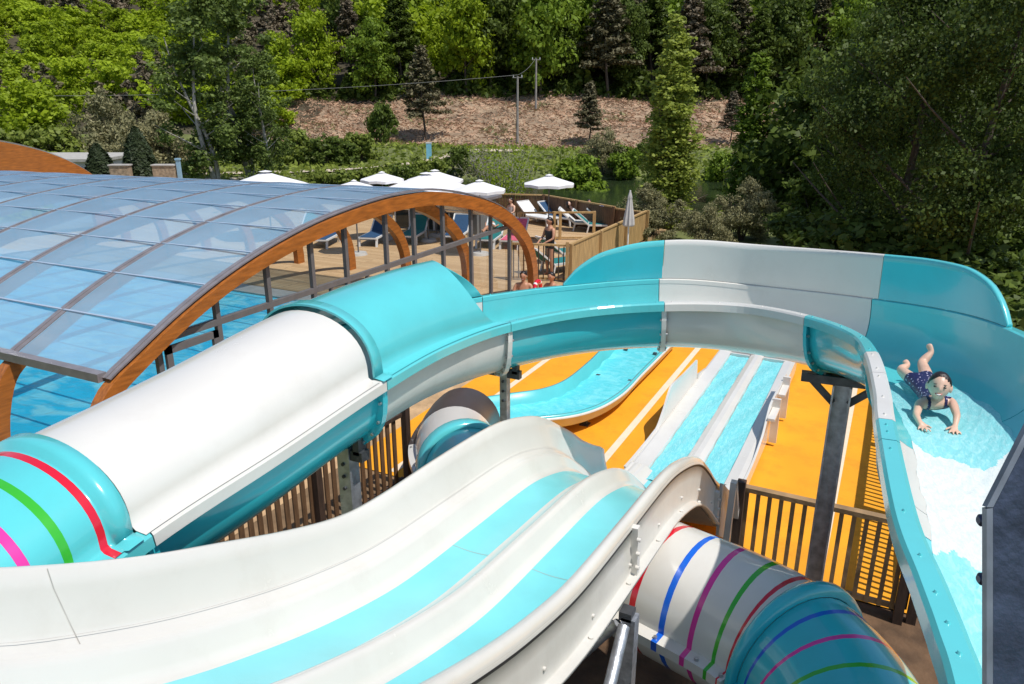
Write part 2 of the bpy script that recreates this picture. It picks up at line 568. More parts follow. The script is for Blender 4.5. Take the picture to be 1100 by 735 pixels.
channel(0, 2, AQUA, TEAL, AQUA)
channel(2, 4, TEAL, TEAL, WHITE)
channel(4, 6, WHITE, OFFWHITE, AQUA, 'aqua rimmed section with grey white underside')
channel(6, 7.92, AQUA, TEAL, AQUA)
channel(7.92, 10, WHITE, WHITE, WHITE, 'white channel section in the far bend')
channel(10, 12, AQUA, TEAL, AQUA)
channel(12, 12.6, AQUA, WHITE, WHITE, 'white rimmed channel section with aqua floor under the girl')
channel(12.6, 14, WHITE, WHITE, WHITE, 'white channel section just in front of the girl')
channel(14, 14.3, WHITE, TEAL, AQUA)
channel(14.3, 20, PALEAQUA, TEAL, AQUA)

# covers of the tube end --------------------------------------------------
STR = [(1.405, 1.45, PINK), (1.585, 1.63, GREEN), (1.775, 1.82, RED)]


def tube_cover(s0, s1, base, label, stripes=(), mouth=False, collar=()):
    b = MB()
    ss = set(frange(s0, s1, 0.06))
    for a0, a1, _ in stripes:
        ss |= {a0, a1}
    for c, hw in collar:
        ss = {q for q in ss if abs(q - c) > hw + .012 or q in (s0, s1)} | {q for q in (c - hw, c - hw + .012, c + hw - .012, c + hw) if s0 <= q <= s1}
    ss = sorted(ss)
    mats = [base] + [q[2] for q in stripes]

    def row(s, r):
        bump = sum(.035 * max(0, min(1, (hw + 1e-6 - abs(s - c)) / .012)) for c, hw in collar)
        if not mouth:
            return cover(s, r + bump)
        # slanted mouth: crown of the arch set back upstream
        n = len(cover(s, r))
        q = (s - s0) / (s1 - s0)
        pts = []
        for j in range(n):
            t = j / (n - 1)
            back = 0.67 * (sin(pi * t) ** .8 if t < .5 else sin(pi * t) ** 2.6)
            pts.append(cover(s0 + q * (s1 - s0 - back), r + bump + .085 * q * sin(pi * t), pw=.8 + .36 * q ** 2)[j])
        return pts
    A = [row(s, 0.0) for s in ss]
    B = [row(s, -.014) for s in ss]

    def mi(i, j):
        mid = (ss[i] + ss[i + 1]) / 2
        for k, (a0, a1, _) in enumerate(stripes):
            if a0 <= mid <= a1: return k + 1
        return 0
    b.grid(A, mi, True, flip=True)
    b.grid(B, 0, True)
    for k in (0, -1):
        b.grid([A[k], B[k]], 0, False)
    for j in (0, -1):
        b.grid([[r[j] for r in A], [r[j] for r in B]], 0, False)
    o = b.build('tube_cover', mats, flume)
    o['label'] = label
    return o


tube_cover(0, 1.95, AQUA, 'aqua tube cover with magenta, green and red stripes', STR, collar=((1.895, .06),))
tube_cover(1.97, 3.93, WHITE, 'plain white tube cover')
tube_cover(3.95, 6.0, AQUA, 'aqua tube cover with slanted open mouth', mouth=True, collar=((4.0, .075),))

# raised banking wall on the outside of the bend -----------------------------
EXT_H = [(7.0, 0.0), (7.15, .16), (7.4, .30), (7.8, .37), (8.5, .39), (9.5, .385), (10.3, .38), (10.8, .35), (11.1, .27), (11.3, .13), (11.4, 0.0)]


def ext_rows(s0, s1):
    A, B = [], []
    for s in frange(s0, s1, .06):
        N, F, a, up, w = fr(s)
        h = max(.004, lerp_tab(EXT_H, s))
        ra, rb = [], []
        for k in range(9):
            t = k / 8
            lean = -.07 * h * t
            q = F + a * (.012 + lean) + Vector((0, 0, .02 + h * t))
            ra.append(q); rb.append(q + a * .016)
        # rolled top edge
        q = ra[-1]
        ra += [q + a * .02 + Vector((0, 0, .012)), q + a * .05 + Vector((0, 0, .008)), q + a * .055 + Vector((0, 0, -.04))]
        rb += [q + a * .022 + Vector((0, 0, -.004)), q + a * .04 + Vector((0, 0, -.006)), q + a * .043 + Vector((0, 0, -.04))]
        A.append(ra); B.append(rb)
    return A, B


for s0, s1, m0, lab in ((7.0, 7.95, TEAL, 'aqua end panel of the raised outer wall'), (7.95, 10.05, WHITE, 'white panel of the raised outer wall'), (10.05, 11.4, TEAL, 'aqua end panel of the raised outer wall by the girl')):
    A, B = ext_rows(s0 + .003, s1 - .003)
    b = MB()
    b.grid(A, lambda i, j: 1 if j >= 7 else 0, True)
    b.grid(B, 0, True, flip=True)
    for k in (0, -1):
        b.grid([A[k], B[k]], 0, False)
    o = b.build('wall_extension', [m0, WHITE if m0 is WHITE else AQUA], flume)
    o['label'] = lab

# bolted flanges under each joint -------------------------------------------
for s, m0 in ((2.0, TEAL), (4.0, TEAL), (6.0, OFFWHITE), (7.92, OFFWHITE), (10.0, TEAL), (12.0, TEAL), (14.0, OFFWHITE)):
    b = MB()
    ds = .03
    A = [prof(s - ds, .016), prof(s - ds, .062), prof(s + ds, .062), prof(s + ds, .016)]
    A = [[r[k] for r in A] for k in range(len(A[0]))]
    b.grid(A, 0, False, close=True)
    b.add(A[0], [(0, 1, 2, 3)], 0); b.add(A[-1], [(3, 2, 1, 0)], 0)
    P, Q = prof(s - ds, .042), prof(s + ds, .042)
    for k in range(1, len(P) - 1, 2):
        d = (Q[k] - P[k]).normalized()
        b.tube([P[k] - d * .014, Q[k] + d * .014], .011, 6, 1)
    b.build('flange', [m0, BOLT], flume)

# water film in the run the girl lies in --------------------------------------
b = MB()
rows = []
for s in frange(10.9, 12.58, .06):
    N, F, a, up, w = fr(s)
    P = prof(s, 0, 60)
    lo, hi = (16, 42)
    wob = int(round(2.0 * sin(s * 3.1) + 1.5 * sin(s * 7.3 + 1)))
    rows.append([p + up * .008 for p in P[lo:hi + 1]])
rows = []
sw = frange(10.75, 19.5, .014)
for s in sw:
    N, F, a, up, w = fr(s)
    P = prof(s, 0, 120)
    t0 = .295 + .008 * sin(s * 5.1) + .004 * sin(s * 13.7 + 2)
    t1 = .695 + .012 * sin(s * 4.3 + 1) + .006 * sin(s * 11.9) + .004 * sin(s * 27 + 1)
    if s < 11.3: t0 += (11.3 - s) * .25; t1 -= (11.3 - s) * .25
    row = []
    for k in range(61):
        t = (t0 + (t1 - t0) * k / 60) * 120
        i = min(119, int(t))
        q = P[i].lerp(P[i + 1], t - i)
        row.append(q + up * (.005 * min(1, k / 6, (60 - k) / 6) + .0015 + .002 * sin(s * 23 + k * .54) * sin(k * .36 + s * 9)))
    rows.append(row)


def film_mat(i, j):
    s = sw[i]
    j = j * .6
    e0 = 12.62 + .05 * sin(j * .35) + .012 * sin(j * 1.7 + 1) - .0006 * (j - 18) ** 2
    e1 = 14.35 + .06 * sin(j * .4 + 2) + .02 * sin(j * 1.9)
    return 1 if e0 < s < e1 else 0


b.grid(rows, film_mat, True)
o = b.build('water_film', [FILMW, FOAMW], flume)

# supports ---------------------------------------------------------------------


def square_post(x, y, z, w, parent, m, name='support_post', bracket=.3):
    b = MB()
    b.box((x, y, z / 2), (w, w, z), 0)
    b.box((x, y, .012), (w + .16, w + .16, .024), 0)
    b.box((x, y, z - .05), (bracket, w * .8, .07), 1)
    b.box((x + bracket * .35, y, z + .02), (.05, w * .8, .12), 1)
    b.box((x - bracket * .35, y, z + .02), (.05, w * .8, .12), 1)
    for k in range(3):
        b.tube([(x, y - w / 2 - .012, z - .12 - .09 * k), (x, y - w / 2 + .01, z - .12 - .09 * k)], .013, 6, 1)
    return b.build(name, [m, DARKSTEEL], parent)


square_post(-2.80, 5.36, 2.76, .068, flume, GALV)
square_post(-3.0, 3.48, 2.80, .10, flume, GALV)
square_post(-3.2, 0.4, 2.48, .10, flume, GALV)
# tall I-beam under the far right bend
b = MB()
ix, iy = -.16, 6.25
for dx in (-.066, .066):
    b.box((ix + dx, iy, 1.38), (.014, .16, 2.76), 0)
b.box((ix, iy, 1.38), (.118, .012, 2.76), 0)
b.box((ix, iy, .012), (.3, .3, .024), 0)
o = b.build('support_post', [GALV], flume)
o['label'] = 'tall steel I-beam post under the far right bend'
b = MB()
b.bar((ix - .32, iy - .05, 2.80), (ix + .42, iy + .02, 2.80), .09, .07, 0)
b.bar((ix - .28, iy - .05, 2.82), (ix - .06, iy - .02, 2.60), .05, .05, 0)
b.bar((ix + .30, iy, 2.82), (ix + .06, iy, 2.60), .05, .05, 0)
b.build('bracket', [DARKSTEEL], o)
for (x, y, z) in ((.72, 2.6, 3.03), (.86, .3, 3.2)):
    b = MB()
    for dx in (-.07, .07):
        b.box((x + dx, y, z / 2), (.012, .15, z), 0)
    b.box((x, y, z / 2), (.128, .01, z), 0)
    b.build('support_post', [GALV], flume)

# ------------------------------------------------------------------ 2. two-lane wavy slide
Z0 = [(-1.2, 4.75), (0.3, 3.75), (1.0, 3.08), (1.35, 2.87), (1.8, 2.65), (2.5, 2.385), (3.1, 2.23), (3.9, 2.13), (4.8, 2.02), (5.4, 1.85), (5.8, 1.66), (6.3, 1.30), (6.8, .90), (7.4, .55), (8.0, .38), (8.8, .31), (9.8, .29), (14.0, .27)]
WT = [(-1.2, .46), (2.0, .46), (3.0, .41), (4.2, .46), (5.9, .48), (6.6, .56), (7.3, .60), (7.42, .56), (7.5, .08), (8.9, .07), (9.8, .06), (10.1, .20), (10.55, .50), (11.3, .44), (12.1, .40)]
WR = [(-1.2, .40), (2.5, .36), (4.4, .37), (5.4, .38), (6.2, .44), (6.9, .46), (7.5, .40), (8.0, .14), (9.2, .07), (10.0, .16), (10.6, .46), (11.3, .44), (12.1, .40)]
XL, XR = -2.60, -1.20

wavy = thing('wave_racer_slide', (-1.9, 5, 0), 'wide white two lane wavy slide with pale aqua lanes in the foreground', 'water slide')
ys_up = frange(-1.2, 8.6, .1)


def wl(y): return lerp_tab(Z0, y)


def ramp(k, y):
    return max(0.0, min(1.0, (k - y) / 1.6))


def sec(y):
    """white cross-section of the upper run: strips left of lane 1, between lanes, right of lane 2"""
    z = wl(y)
    g = 0.35 + .65 * ramp(8.8, y)
    lw = lerp_tab(WT, y)
    rw = lerp_tab(WR, y)
    L = [(XL - .03, lw - .035), (XL - .022, lw - .006), (XL, lw), (XL + .022, lw - .008), (XL + .035, lw * .8), (-2.50, .19 * g + .02), (-2.475, .155 * g), (-2.425, .15 * g), (-2.405, .142 * g), (-2.39, .12 * g), (-2.352, .045 * g), (-2.335, .018), (-2.31, .004), (-2.285, .0)]
    M = [(-2.02, .0), (-1.985, .012 * g), (-1.90, .085 * g), (-1.87, .125 * g), (-1.835, .14 * g), (-1.815, .132 * g), (-1.80, .11 * g), (-1.765, .04 * g), (-1.75, .015), (-1.73, .004), (-1.705, .0)]
    R = [(-1.44, .0), (-1.41, .012 * g), (-1.33, .08), (-1.29, .15 * rw / .38), (-1.25, rw * .86), (-1.235, rw), (-1.20, rw + .008), (-1.175, rw - .012), (-1.17, rw - .05)]
    return [[Vector((x, y, z + d)) for x, d in s] for s in (L, M, R)]


SEAMS = [1.30, 3.62]
SEAMM = mat('joint sealant', (0.40, 0.38, 0.35), 0.8, 0.2)
for idx, nm in ((0, 'side_wall'), (1, 'lane_divider'), (2, 'side_wall')):
    b = MB()
    A = [sec(y)[idx] for y in ys_up]
    B = [[p - Vector((0, 0, .02)) for p in r] for r in A]
    b.grid(A, 0, True)
    o = b.build(nm, [WHITE], wavy)
for x0, x1 in ((-2.285, -2.02), (-1.705, -1.44)):
    b = MB()
    A = [[Vector((x0 + (x1 - x0) * k / 6, y, wl(y) - .010 * sin(pi * k / 6))) for k in range(7)] for y in ys_up]
    b.grid(A, 0, True)
    b.build('lane', [PALEAQUA], wavy)
# thin joints across the deck
for ysm in SEAMS:
    for part in range(1 if ysm < 2 else 0):
        b = MB()
        r0, r1 = sec(ysm)[part][3:7], sec(ysm + .004)[part][3:7]
        b.grid([[p + Vector((0, 0, .0015)) + (Vector((.0015, 0, 0)) if part == 0 else Vector((0, 0, 0))) for p in r] for r in (r0, r1)], 0, False)
        b.build('joint_line', [SEAMM], wavy)
    for x0, x1 in ((-2.285, -2.02), (-1.705, -1.44)) if ysm > 2 else ():
        b = MB()
        b.grid([[Vector((x0 + (x1 - x0) * k / 6, y, wl(y) - .010 * sin(pi * k / 6) + .0015)) for k in range(7)] for y in (ysm, ysm + .004)], 0, False)
        b.build('joint_line', [SEAMM], wavy)
# long joint at the foot of the left wall
b = MB()
b.grid([[Vector((-2.482, y, sec(y)[0][5].z - .0135)) + Vector((.002, 0, .002)) for y in ys_up if y < 7], [Vector((-2.4805, y, sec(y)[0][5].z - .0145)) + Vector((.002, 0, .002)) for y in ys_up if y < 7]], 0, False)
b.build('joint_line', [SEAMM], wavy)
# right outer skin with bottom flange, bolts
b = MB()
yo = frange(-1.2, 6.72, .1)
A = []
for y in yo:
    z, rw = wl(y), lerp_tab(WR, y)
    A.append([Vector((x, y, z + d)) for x, d in ((-1.166, rw - .04), (-1.162, rw - .06), (-1.162, rw - .078), (-1.17, rw - .082), (-1.166, rw * .5), (-1.158, rw * .25), (-1.155, -.0), (-1.15, -.015), (-1.10, -.02), (-1.10, -.045), (-1.16, -.045))])
b.grid(A, lambda i, j: 2 if j in (1, 2) else 0, True, flip=True)
for y in frange(1.2, 6.4, .62):
    z = wl(y)
    b.tube([(-1.125, y, z - .022), (-1.125, y, z - .004)], .014, 7, 1)
    b.tube([(-1.165, y + .1, z + .05), (-1.145, y + .1, z + .05)], .011, 7, 1)
b.build('outer_skin', [OFFWHITE, OFFWHITE, BLACKRUB], wavy)
# underside sheet and left outer skin
b = MB()
A = [[Vector((x, y, wl(y) + d)) for x, d in ((XL - .03, lerp_tab(WT, y) - .04), (XL - .012, .05), (XL, -.10), (-2.3, -.09), (-1.6, -.09), (-1.16, -.05))] for y in ys_up]
b.grid(A, 0, True, flip=True)
b.build('underside', [OFFWHITE], wavy)
# vertical joint plates on the right skin
for y in (3.95, 6.70):
    b = MB()
    z = wl(y)
    b.bar((-1.138, y, z - .02), (-1.15, y, z + .32), .05, .05, 0, up=(1, 0, 0))
    for k in range(3):
        b.tube([(-1.125, y - .03, z + .05 + .1 * k), (-1.10, y - .03, z + .05 + .1 * k)], .013, 7, 1)
    b.build('joint_plate', [OFFWHITE, OFFWHITE], wavy)
# panel and frame past the crest on the right
b = MB()
A = [[Vector((-1.14, y, wl(y) + lerp_tab(WR, y) - .03)), Vector((-1.13, y, wl(y) - .16))] for y in frange(6.76, 8.3, .1)]
B = [[p + Vector((.03, 0, 0)) for p in r] for r in A]
b.shell(A, B, 0)
b.build('outer_skin', [OFFWHITE], wavy)
b = MB()
for (p, q) in (((-1.02, 6.85, 1.35), (-1.02, 7.25, .72)), ((-1.02, 6.85, 1.35), (-1.02, 6.72, .55)), ((-1.02, 7.25, .72), (-1.02, 7.2, .0)), ((-1.02, 6.72, .55), (-1.02, 7.2, .30))):
    b.bar(p, q, .06, .06, 0)
b.build('support_frame', [OFFWHITE], wavy)

# lower run ----------------------------------------------------------------------
yl = frange(8.6, 13.95, .08)


def low_sec(y):
    z = wl(y)
    base = [(-2.60, .055), (-2.575, .06), (-2.47, .05), (-2.38, .045), (-2.36, -.03), (-2.03, -.03), (-2.01, .03), (-1.93, .055), (-1.86, .058), (-1.78, .04), (-1.76, -.03), (-1.42, -.03), (-1.40, .04), (-1.27, .06), (-1.205, .055), (-1.20, -.20)]
    return [Vector((-2.605, y, z - .25))] + [Vector((x, y, z + d)) for x, d in base]


b = MB()
b.grid([low_sec(y) for y in yl], 0, False)
y = 13.95
b.box((-1.9, 14.02, wl(y) - .05), (1.4, .14, .24), 0)
b.build('lower_bed', [WHITE], wavy)
for x0, x1 in ((-2.365, -2.02), (-1.765, -1.38)):
    b = MB()
    A = [[Vector((x0 + (x1 - x0) * k / 10, y, wl(y) + .012 + .012 * sin(y * 9 + k) * sin(k * 1.7 + y * 4))) for k in range(11)] for y in frange(8.3, 13.8, .06)]
    b.grid(A, 0, True)
    b.build('lane_water', [LANEW], wavy)
    b = MB()
    b.box(((x0 + x1) / 2, 13.83, wl(13.8) + .03), (x1 - x0, .05, .06), 0)
    b.build('lane_kerb', [WHITE], wavy)
# splash walls with dropped ends
for x, T, lab in ((-2.60, WT, 'tall splash wall on the outer left of the lanes'), (-1.215, WR, 'tall splash wall with rear stiffeners on the right of the lanes')):
    b = MB()
    yy = frange(8.4, 12.15, .08)
    sgn = -1 if x < -2 else 1
    A = [[Vector((x, y, wl(y) - .2)), Vector((x, y, wl(y) + .03)), Vector((x + sgn * .02, y, wl(y) + max(.065, lerp_tab(T, y))))] for y in yy]
    B = [[p + Vector((sgn * .03, 0, 0)) for p in r] for r in A]
    b.shell(A, B, 0) if x < -2 else b.shell(B, A, 0)
    # low tail wedge after the drop
    b.hexa([(x - .015, 12.15, .1), (x + .015, 12.15, .1), (x + .015, 12.75, .1), (x - .015, 12.75, .1),
            (x - .015, 12.15, .42), (x + .015, 12.15, .42), (x + .015, 12.75, .33), (x - .015, 12.75, .33)], 0)
    b.s = [False] * len(b.s)
    o = b.build('splash_wall', [WHITE], wavy)
    o['label'] = lab
    if x > -2:
        for y in (10.75, 11.75):
            c = MB()
            c.box((x + .10, y, .42), (.11, .05, .70), 0)
            c.box((x + .10, y - .25, .62), (.10, .46, .04), 0)
            c.build('stiffener', [OFFWHITE], o)
# posts below the foreground run
sp = MB()
px_, py_ = -1.09, 3.75
sp.box((px_, py_, .97), (.09, .09, 1.94), 0)
sp.box((px_ - .02, py_, 1.95), (.08, .09, .06), 1)
sp.build('support_post', [GALV, DARKSTEEL], wavy)
sp = MB()
sp.tube([(-1.10, 3.66, 1.92), (-1.00, 2.6, 1.32)], .038, 12, 0)
sp.build('brace', [GALV], wavy)
sp = MB()
sp.tube([(-1.15, 3.7, 1.9), (-1.9, 3.7, .8)], .03, 10, 0)
sp.build('brace', [GALV], wavy)
square_post(-2.45, 6.6, .95, .08, wavy, GALV)
square_post(-1.9, 7.9, .30, .08, wavy, GALV)
square_post(-1.9, 2.0, 2.4, .1, wavy, GALV)

# ------------------------------------------------------------------ 3. striped closed tube under the two-lane slide
AX = [(.50, 2.7, 1.42), (.27, 3.75, 1.46), (-.22, 4.42, 1.49), (-1.2, 4.78, 1.46), (-2.2, 5.28, 1.28), (-3.3, 6.0, 1.05), (-4.25, 6.9, .88), (-4.8, 7.9, .70), (-5.05, 9.0, .56)]
RT = 0.50
TUBE = thing('striped_tube_slide', (-1.0, 5, 0), 'closed round tube slide with coloured hoops passing under the white slide', 'water slide')


def tframe(s):
    c = Vector(crom(AX, s))
    t = (Vector(crom(AX, s + .02)) - Vector(crom(AX, s - .02))).normalized()
    side = t.cross(Vector((0, 0, 1))).normalized()
    up = side.cross(t).normalized()
    return c, t, side, up


def tring(s, r, a0=0.0, a1=2 * pi, n=36, lip=True):
    c, t, side, up = tframe(s)
    out = []
    for k in range(n + 1):
        a = a0 + (a1 - a0) * k / n
        out.append(c + side * (cos(a) * r) + up * (sin(a) * r))
    return out


def tube_piece(name, s0, s1, m0, stripes=(), label=None, half='both'):
    ss = set(frange(s0, s1, .05))
    for a0, a1, _ in stripes: ss |= {a0, a1}
    ss = sorted(ss)
    mats = [m0] + [q[2] for q in stripes]

    def mi(i, j):
        mid = (ss[i] + ss[i + 1]) / 2
        for k, (a0, a1, _) in enumerate(stripes):
            if a0 <= mid <= a1: return k + 1
        return 0
    b = MB()
    b.grid([tring(s, RT) for s in ss], mi, True)
    b.grid([tring(s, RT - .015) for s in ss], 0, True, flip=True)
    for s in (s0, s1):
        b.grid([tring(s, RT), tring(s, RT - .015)], 0, False)
    # joint ledge along both sides
    for sg in (1, -1):
        rows = []
        for s in ss:
            c, t, side, up = tframe(s)
            rows.append([c + side * (sg * x) + up * z for x, z in ((RT - .01, -.05), (RT + .085, -.05), (RT + .085, -.025), (RT + .085, .02), (RT - .012, .035))])
        b.grid(rows, mi, False, flip=sg < 0)
        for r in (rows[0], rows[-1]):
            b.add(r, [tuple(range(5))], 0)
        for k, s in enumerate(frange(s0 + .1, s1 - .1, .3)):
            c, t, side, up = tframe(s)
            q = c + side * (sg * (RT + .05))
            b.tube([q + up * .02, q + up * .042], .014, 6, len(mats))
    o = b.build(name, mats + [BOLT], TUBE)
    if label: o['label'] = label
    return o


SW = .038
st_white = [(s, s + SW, m) for s, m in ((2.85, RED), (2.65, BLUE), (2.45, PINK), (2.24, GREEN), (2.055, RED))]
st_aqua = [(s, s + SW, m) for s, m in ((1.70, BLUE), (1.46, PINK), (1.20, GREEN), (.95, RED))]
tube_piece('tube_section', 0.0, 1.86, TEAL, st_aqua, 'aqua tube section with blue, magenta and green hoops')
tube_piece('tube_section', 1.97, 4.6, WHITE, st_white, 'white tube section with red, blue, magenta and green hoops')
tube_piece('tube_section', 4.7, 5.62, AQUA, (), 'aqua tube section left of the white slide')
tube_piece('tube_section', 5.70, 6.34, WHITE, (), 'narrow white tube section')
tube_piece('tube_section', 6.35, 7.25, SHADOWTUBE, (), 'white tube outlet hood with the flume shadow painted dark grey')
for s0, s1, m0 in ((1.86, 1.97, TEAL), (5.58, 5.74, AQUA)):
    b = MB()
    A = []
    for s, r in ((s0, RT + .004), (s0, RT + .05), (s0 + .03, RT + .065), (s1 - .03, RT + .065), (s1, RT + .05), (s1, RT + .004)):
        A.append(tring(s, r))
    b.grid(A, 0, True)
    b.build('collar', [m0], TUBE)
for s in (.8, 2.5, 5.0, 6.2):
    c, t, side, up = tframe(s)
    b = MB()
    b.box((c.x, c.y, (c.z - RT) / 2), (.1, .1, c.z - RT), 0)
    b.bar(c - side * .3 + Vector((0, 0, -RT - .02)), c + side * .3 + Vector((0, 0, -RT - .02)), .08, .06, 1)
    b.build('support_post', [GALV, DARKSTEEL], TUBE)

# ------------------------------------------------------------------ 4. aqua run-out channel on the yellow surfacing
RO = [(-5.2, 8.9), (-5.05, 9.15), (-4.75, 9.5), (-4.25, 10.05), (-4.03, 10.8), (-4.02, 11.9), (-4.05, 13.0), (-4.06, 14.4)]
RW = [.42, .44, .46, .50, .48, .47, .50, .50]
ro = thing('run_out_channel', (-4.1, 11.5, 0), 'shallow aqua run-out channel with water lying on the yellow surfacing', 'water slide')
A, B, W_ = [], [], []
for s in frange(0, 7, .1):
    p = crom([(q[0], q[1], 0) for q in RO], s); q = crom([(q[0], q[1], 0) for q in RO], min(7, s + .05)); q0 = crom([(q[0], q[1], 0) for q in RO], max(0, s - .05))
    t = Vector((q[0] - q0[0], q[1] - q0[1], 0)).normalized()
    n = Vector((t.y, -t.x, 0))
    h = float(crom([(x, 0, 0) for x in RW], s)[0])
    zb = .24 - .02 * s + .0
    top = .46 - .012 * s
    c = Vector((p[0], p[1], 0))
    ra = [(-h - .05, top - .03), (-h - .05, top), (-h, top), (-h + .03, zb + .06), (-h + .12, zb), (0, zb - .01), (h - .12, zb), (h - .03, zb + .06), (h, top), (h + .05, top), (h + .05, top - .03)]
    A.append([c + n * x + Vector((0, 0, z)) for x, z in ra])
    B.append([c + n * (x + (.02 if x > 0 else -.02)) + Vector((0, 0, z - .03)) for x, z in ra])
    W_.append([c + n * (x * h) + Vector((0, 0, zb + .05 + .01 * sin(s * 11 + x * 5))) for x in (-.95, -.6, -.3, 0, .3, .6, .95)])
b = MB()
b.shell(A, B, 0, 1)
b.build('channel_bed', [AQUA, OFFWHITE], ro)
b = MB(); b.grid(W_, 0, True, flip=True)
b.build('channel_water', [RUNW], ro)
for s in (1.5, 3.2, 5.0, 6.4):
    p = crom([(q[0], q[1], 0) for q in RO], s)
    for dx in (-.3, .3):
        b = MB()
        b.box((p[0] + dx, p[1], .1), (.07, .07, .2), 0)
        b.box((p[0] + dx, p[1], .022), (.14, .14, .02), 0)
        b.build('foot', [DARKSTEEL], ro)
# ================================================================== SITE: surfacing, fences, pool hall, deck
def sheet(name, x0, x1, y0, y1, z, m, n=1, thick=None):
    b = MB()
    if thick:
        b.box(((x0 + x1) / 2, (y0 + y1) / 2, z - thick / 2), (x1 - x0, y1 - y0, thick), 0)
    else:
        b.grid([[Vector((x0 + (x1 - x0) * i / n, y0 + (y1 - y0) * j / n, z)) for j in range(n + 1)] for i in range(n + 1)], 0, False, flip=True)
    return struct(b.build(name, [m]))


sheet('yellow_play_surface', -6.45, 6.0, 7.42, 17.2, .012, YELLOW)
for x in (-5.69, -3.19, -.165, 2.4):
    sheet('surface_marking', x - .055, x + .055, 7.5, 17.2, .016, CREAM)
sheet('sand_ground', -8.05, -6.452, 1.0, 17.2, .006, SANDM)
sheet('dirt_ground', -6.45, -4.2, 1.0, 7.41, .004, mat('sand with painted shade', (0.20, 0.125, 0.065), .95, .4, 2.5, .8, 14, detail=9))  # sand behind the left fence, its shade put into the brown colour
sheet('dirt_ground', -4.19, 6.0, -6.0, 7.41, .002, DIRT)


RAILWOOD = mat('rail timber in painted sunlight', (0.30, 0.19, 0.095), .7, .3, 4, .2, 20)  # lighter copy of the brown fence timber, sunlight put into its colour


def picket_fence(A, B, h, pitch, pw, mrail, mpick, mpost, label, group=None, posts=2.0, rail=.05, post_h=.08, solid=False, ends=(True, True), base=0.0, pd=.022):
    A, B = Vector((A[0], A[1], base)), Vector((B[0], B[1], base))
    L = (B - A).length
    t = (B - A) / L
    n = Vector((-t.y, t.x, 0))
    rz = atan2(t.y, t.x)
    root = thing('timber_fence', (A + B) / 2, label, 'fence', group)
    b = MB()
    k = 0
    for i in range(int(L / pitch)):
        c = A + t * (pitch * (i + .5)) + n * 0
        jz = .006 * sin(i * 12.9)
        b.box((c.x, c.y, base + .10 + (h - .16) / 2 + jz), (pw, pd, h - .17), 0, rz + .01 * sin(i * 7.7))
    b.build('picket_panel', [mpick], root)
    for z in (h - .025, .12):
        b = MB()
        off = n * (0.0 if z > .5 else .028)
        p, q = A + off + Vector((0, 0, z)), B + off + Vector((0, 0, z))
        b.bar(p, q, .085 if z > .5 else .04, rail, 0)
        b.build('rail', [mrail], root)
    m = max(1, int(round(L / posts)))
    for i in range(m + 1):
        if (i == 0 and not ends[0]) or (i == m and not ends[1]): continue
        c = A + t * (L * i / m) - n * .06
        b = MB()
        b.box((c.x, c.y, base + (h + post_h) / 2), (.085, .085, h + post_h), 0, rz)
        b.build('post', [mpost], root)
    return root


picket_fence((-1.0, 7.3), (.62, 7.3), 1.10, .115, .042, RAILWOOD, RAILWOOD, DARKWOOD, 'brown picket fence between the yellow surfacing and the striped tube', posts=1.74)
picket_fence((.68, 7.3), (.68, 15.5), 1.10, .108, .036, BROWNWOOD, BROWNWOOD, DARKWOOD, 'brown picket fence casting barred shadows on the right edge of the yellow surfacing', posts=2.0)
picket_fence((-5.72, 2.6), (-5.30, 7.25), 1.10, .12, .06, DARKWOOD, BROWNWOOD, DARKWOOD, 'dark brown picket fence below the white covered tube', posts=1.62, post_h=.1)
# rear deck fences
picket_fence((-7.75, 18.68), (-7.75, 25.65), 1.12, .115, .108, TANWOOD, TANWOOD, TANWOOD, 'tall tan board fence along the right edge of the sun deck', posts=2.3, post_h=.0)
picket_fence((-9.3, 18.2), (-7.8, 18.66), 1.10, .14, .03, TANWOOD, DARKWOOD, TANWOOD, 'low tan gate fence with thin bars in front of the sun loungers', posts=1.5)
picket_fence((-19.5, 26.2), (-12.84, 28.14), 1.1, .11, .095, TANWOOD, BROWNWOOD, BROWNWOOD, 'brown slatted fence at the far left end of the sun deck', posts=2.2, post_h=.0)
picket_fence((-12.84, 28.14), (-9.11, 26.2), 1.1, .11, .1, TANWOOD, BROWNWOOD, BROWNWOOD, 'brown slatted fence on the pond side behind the people', posts=2.0, post_h=.0)
picket_fence((-9.11, 26.2), (-7.75, 25.7), 1.05, .11, .1, TANWOOD, BROWNWOOD, BROWNWOOD, 'short brown fence piece behind the closed parasol', posts=1.4, post_h=.0)
# light handrail in the middle of the deck
hr = thing('timber_handrail', (-10.5, 24.6, .0), 'open tan post and rail handrail across the middle of the sun deck', 'railing')
P0, P1 = Vector((-11.75, 23.7, 0)), Vector((-9.45, 25.0, 0))
for z in (1.02, .12):
    b = MB(); b.bar(P0 + Vector((0, 0, z)), P1 + Vector((0, 0, z)), .09, .06, 0); b.build('rail', [TANWOOD], hr)
for k in (0, .46, .54, 1):
    q = P0.lerp(P1, k)
    b = MB(); b.box((q.x, q.y, .53), (.1, .1, 1.06), 0, .5); b.build('post', [TANWOOD], hr)
# low timber edge in the far left corner under the roof edge
b = MB()
for k in range(3):
    b.box((-10.6 - .0, 4.9, .10 + .15 * k), (3.2, .06, .14), 0)
    for x in (-12.0, -9.3):
        b.box((x, 4.95, .25), (.09, .05, .5), 0)
tag(b.build('timber_edging', [TANWOOD]), 'low plank edging at the foot of the pool hall', 'edging')

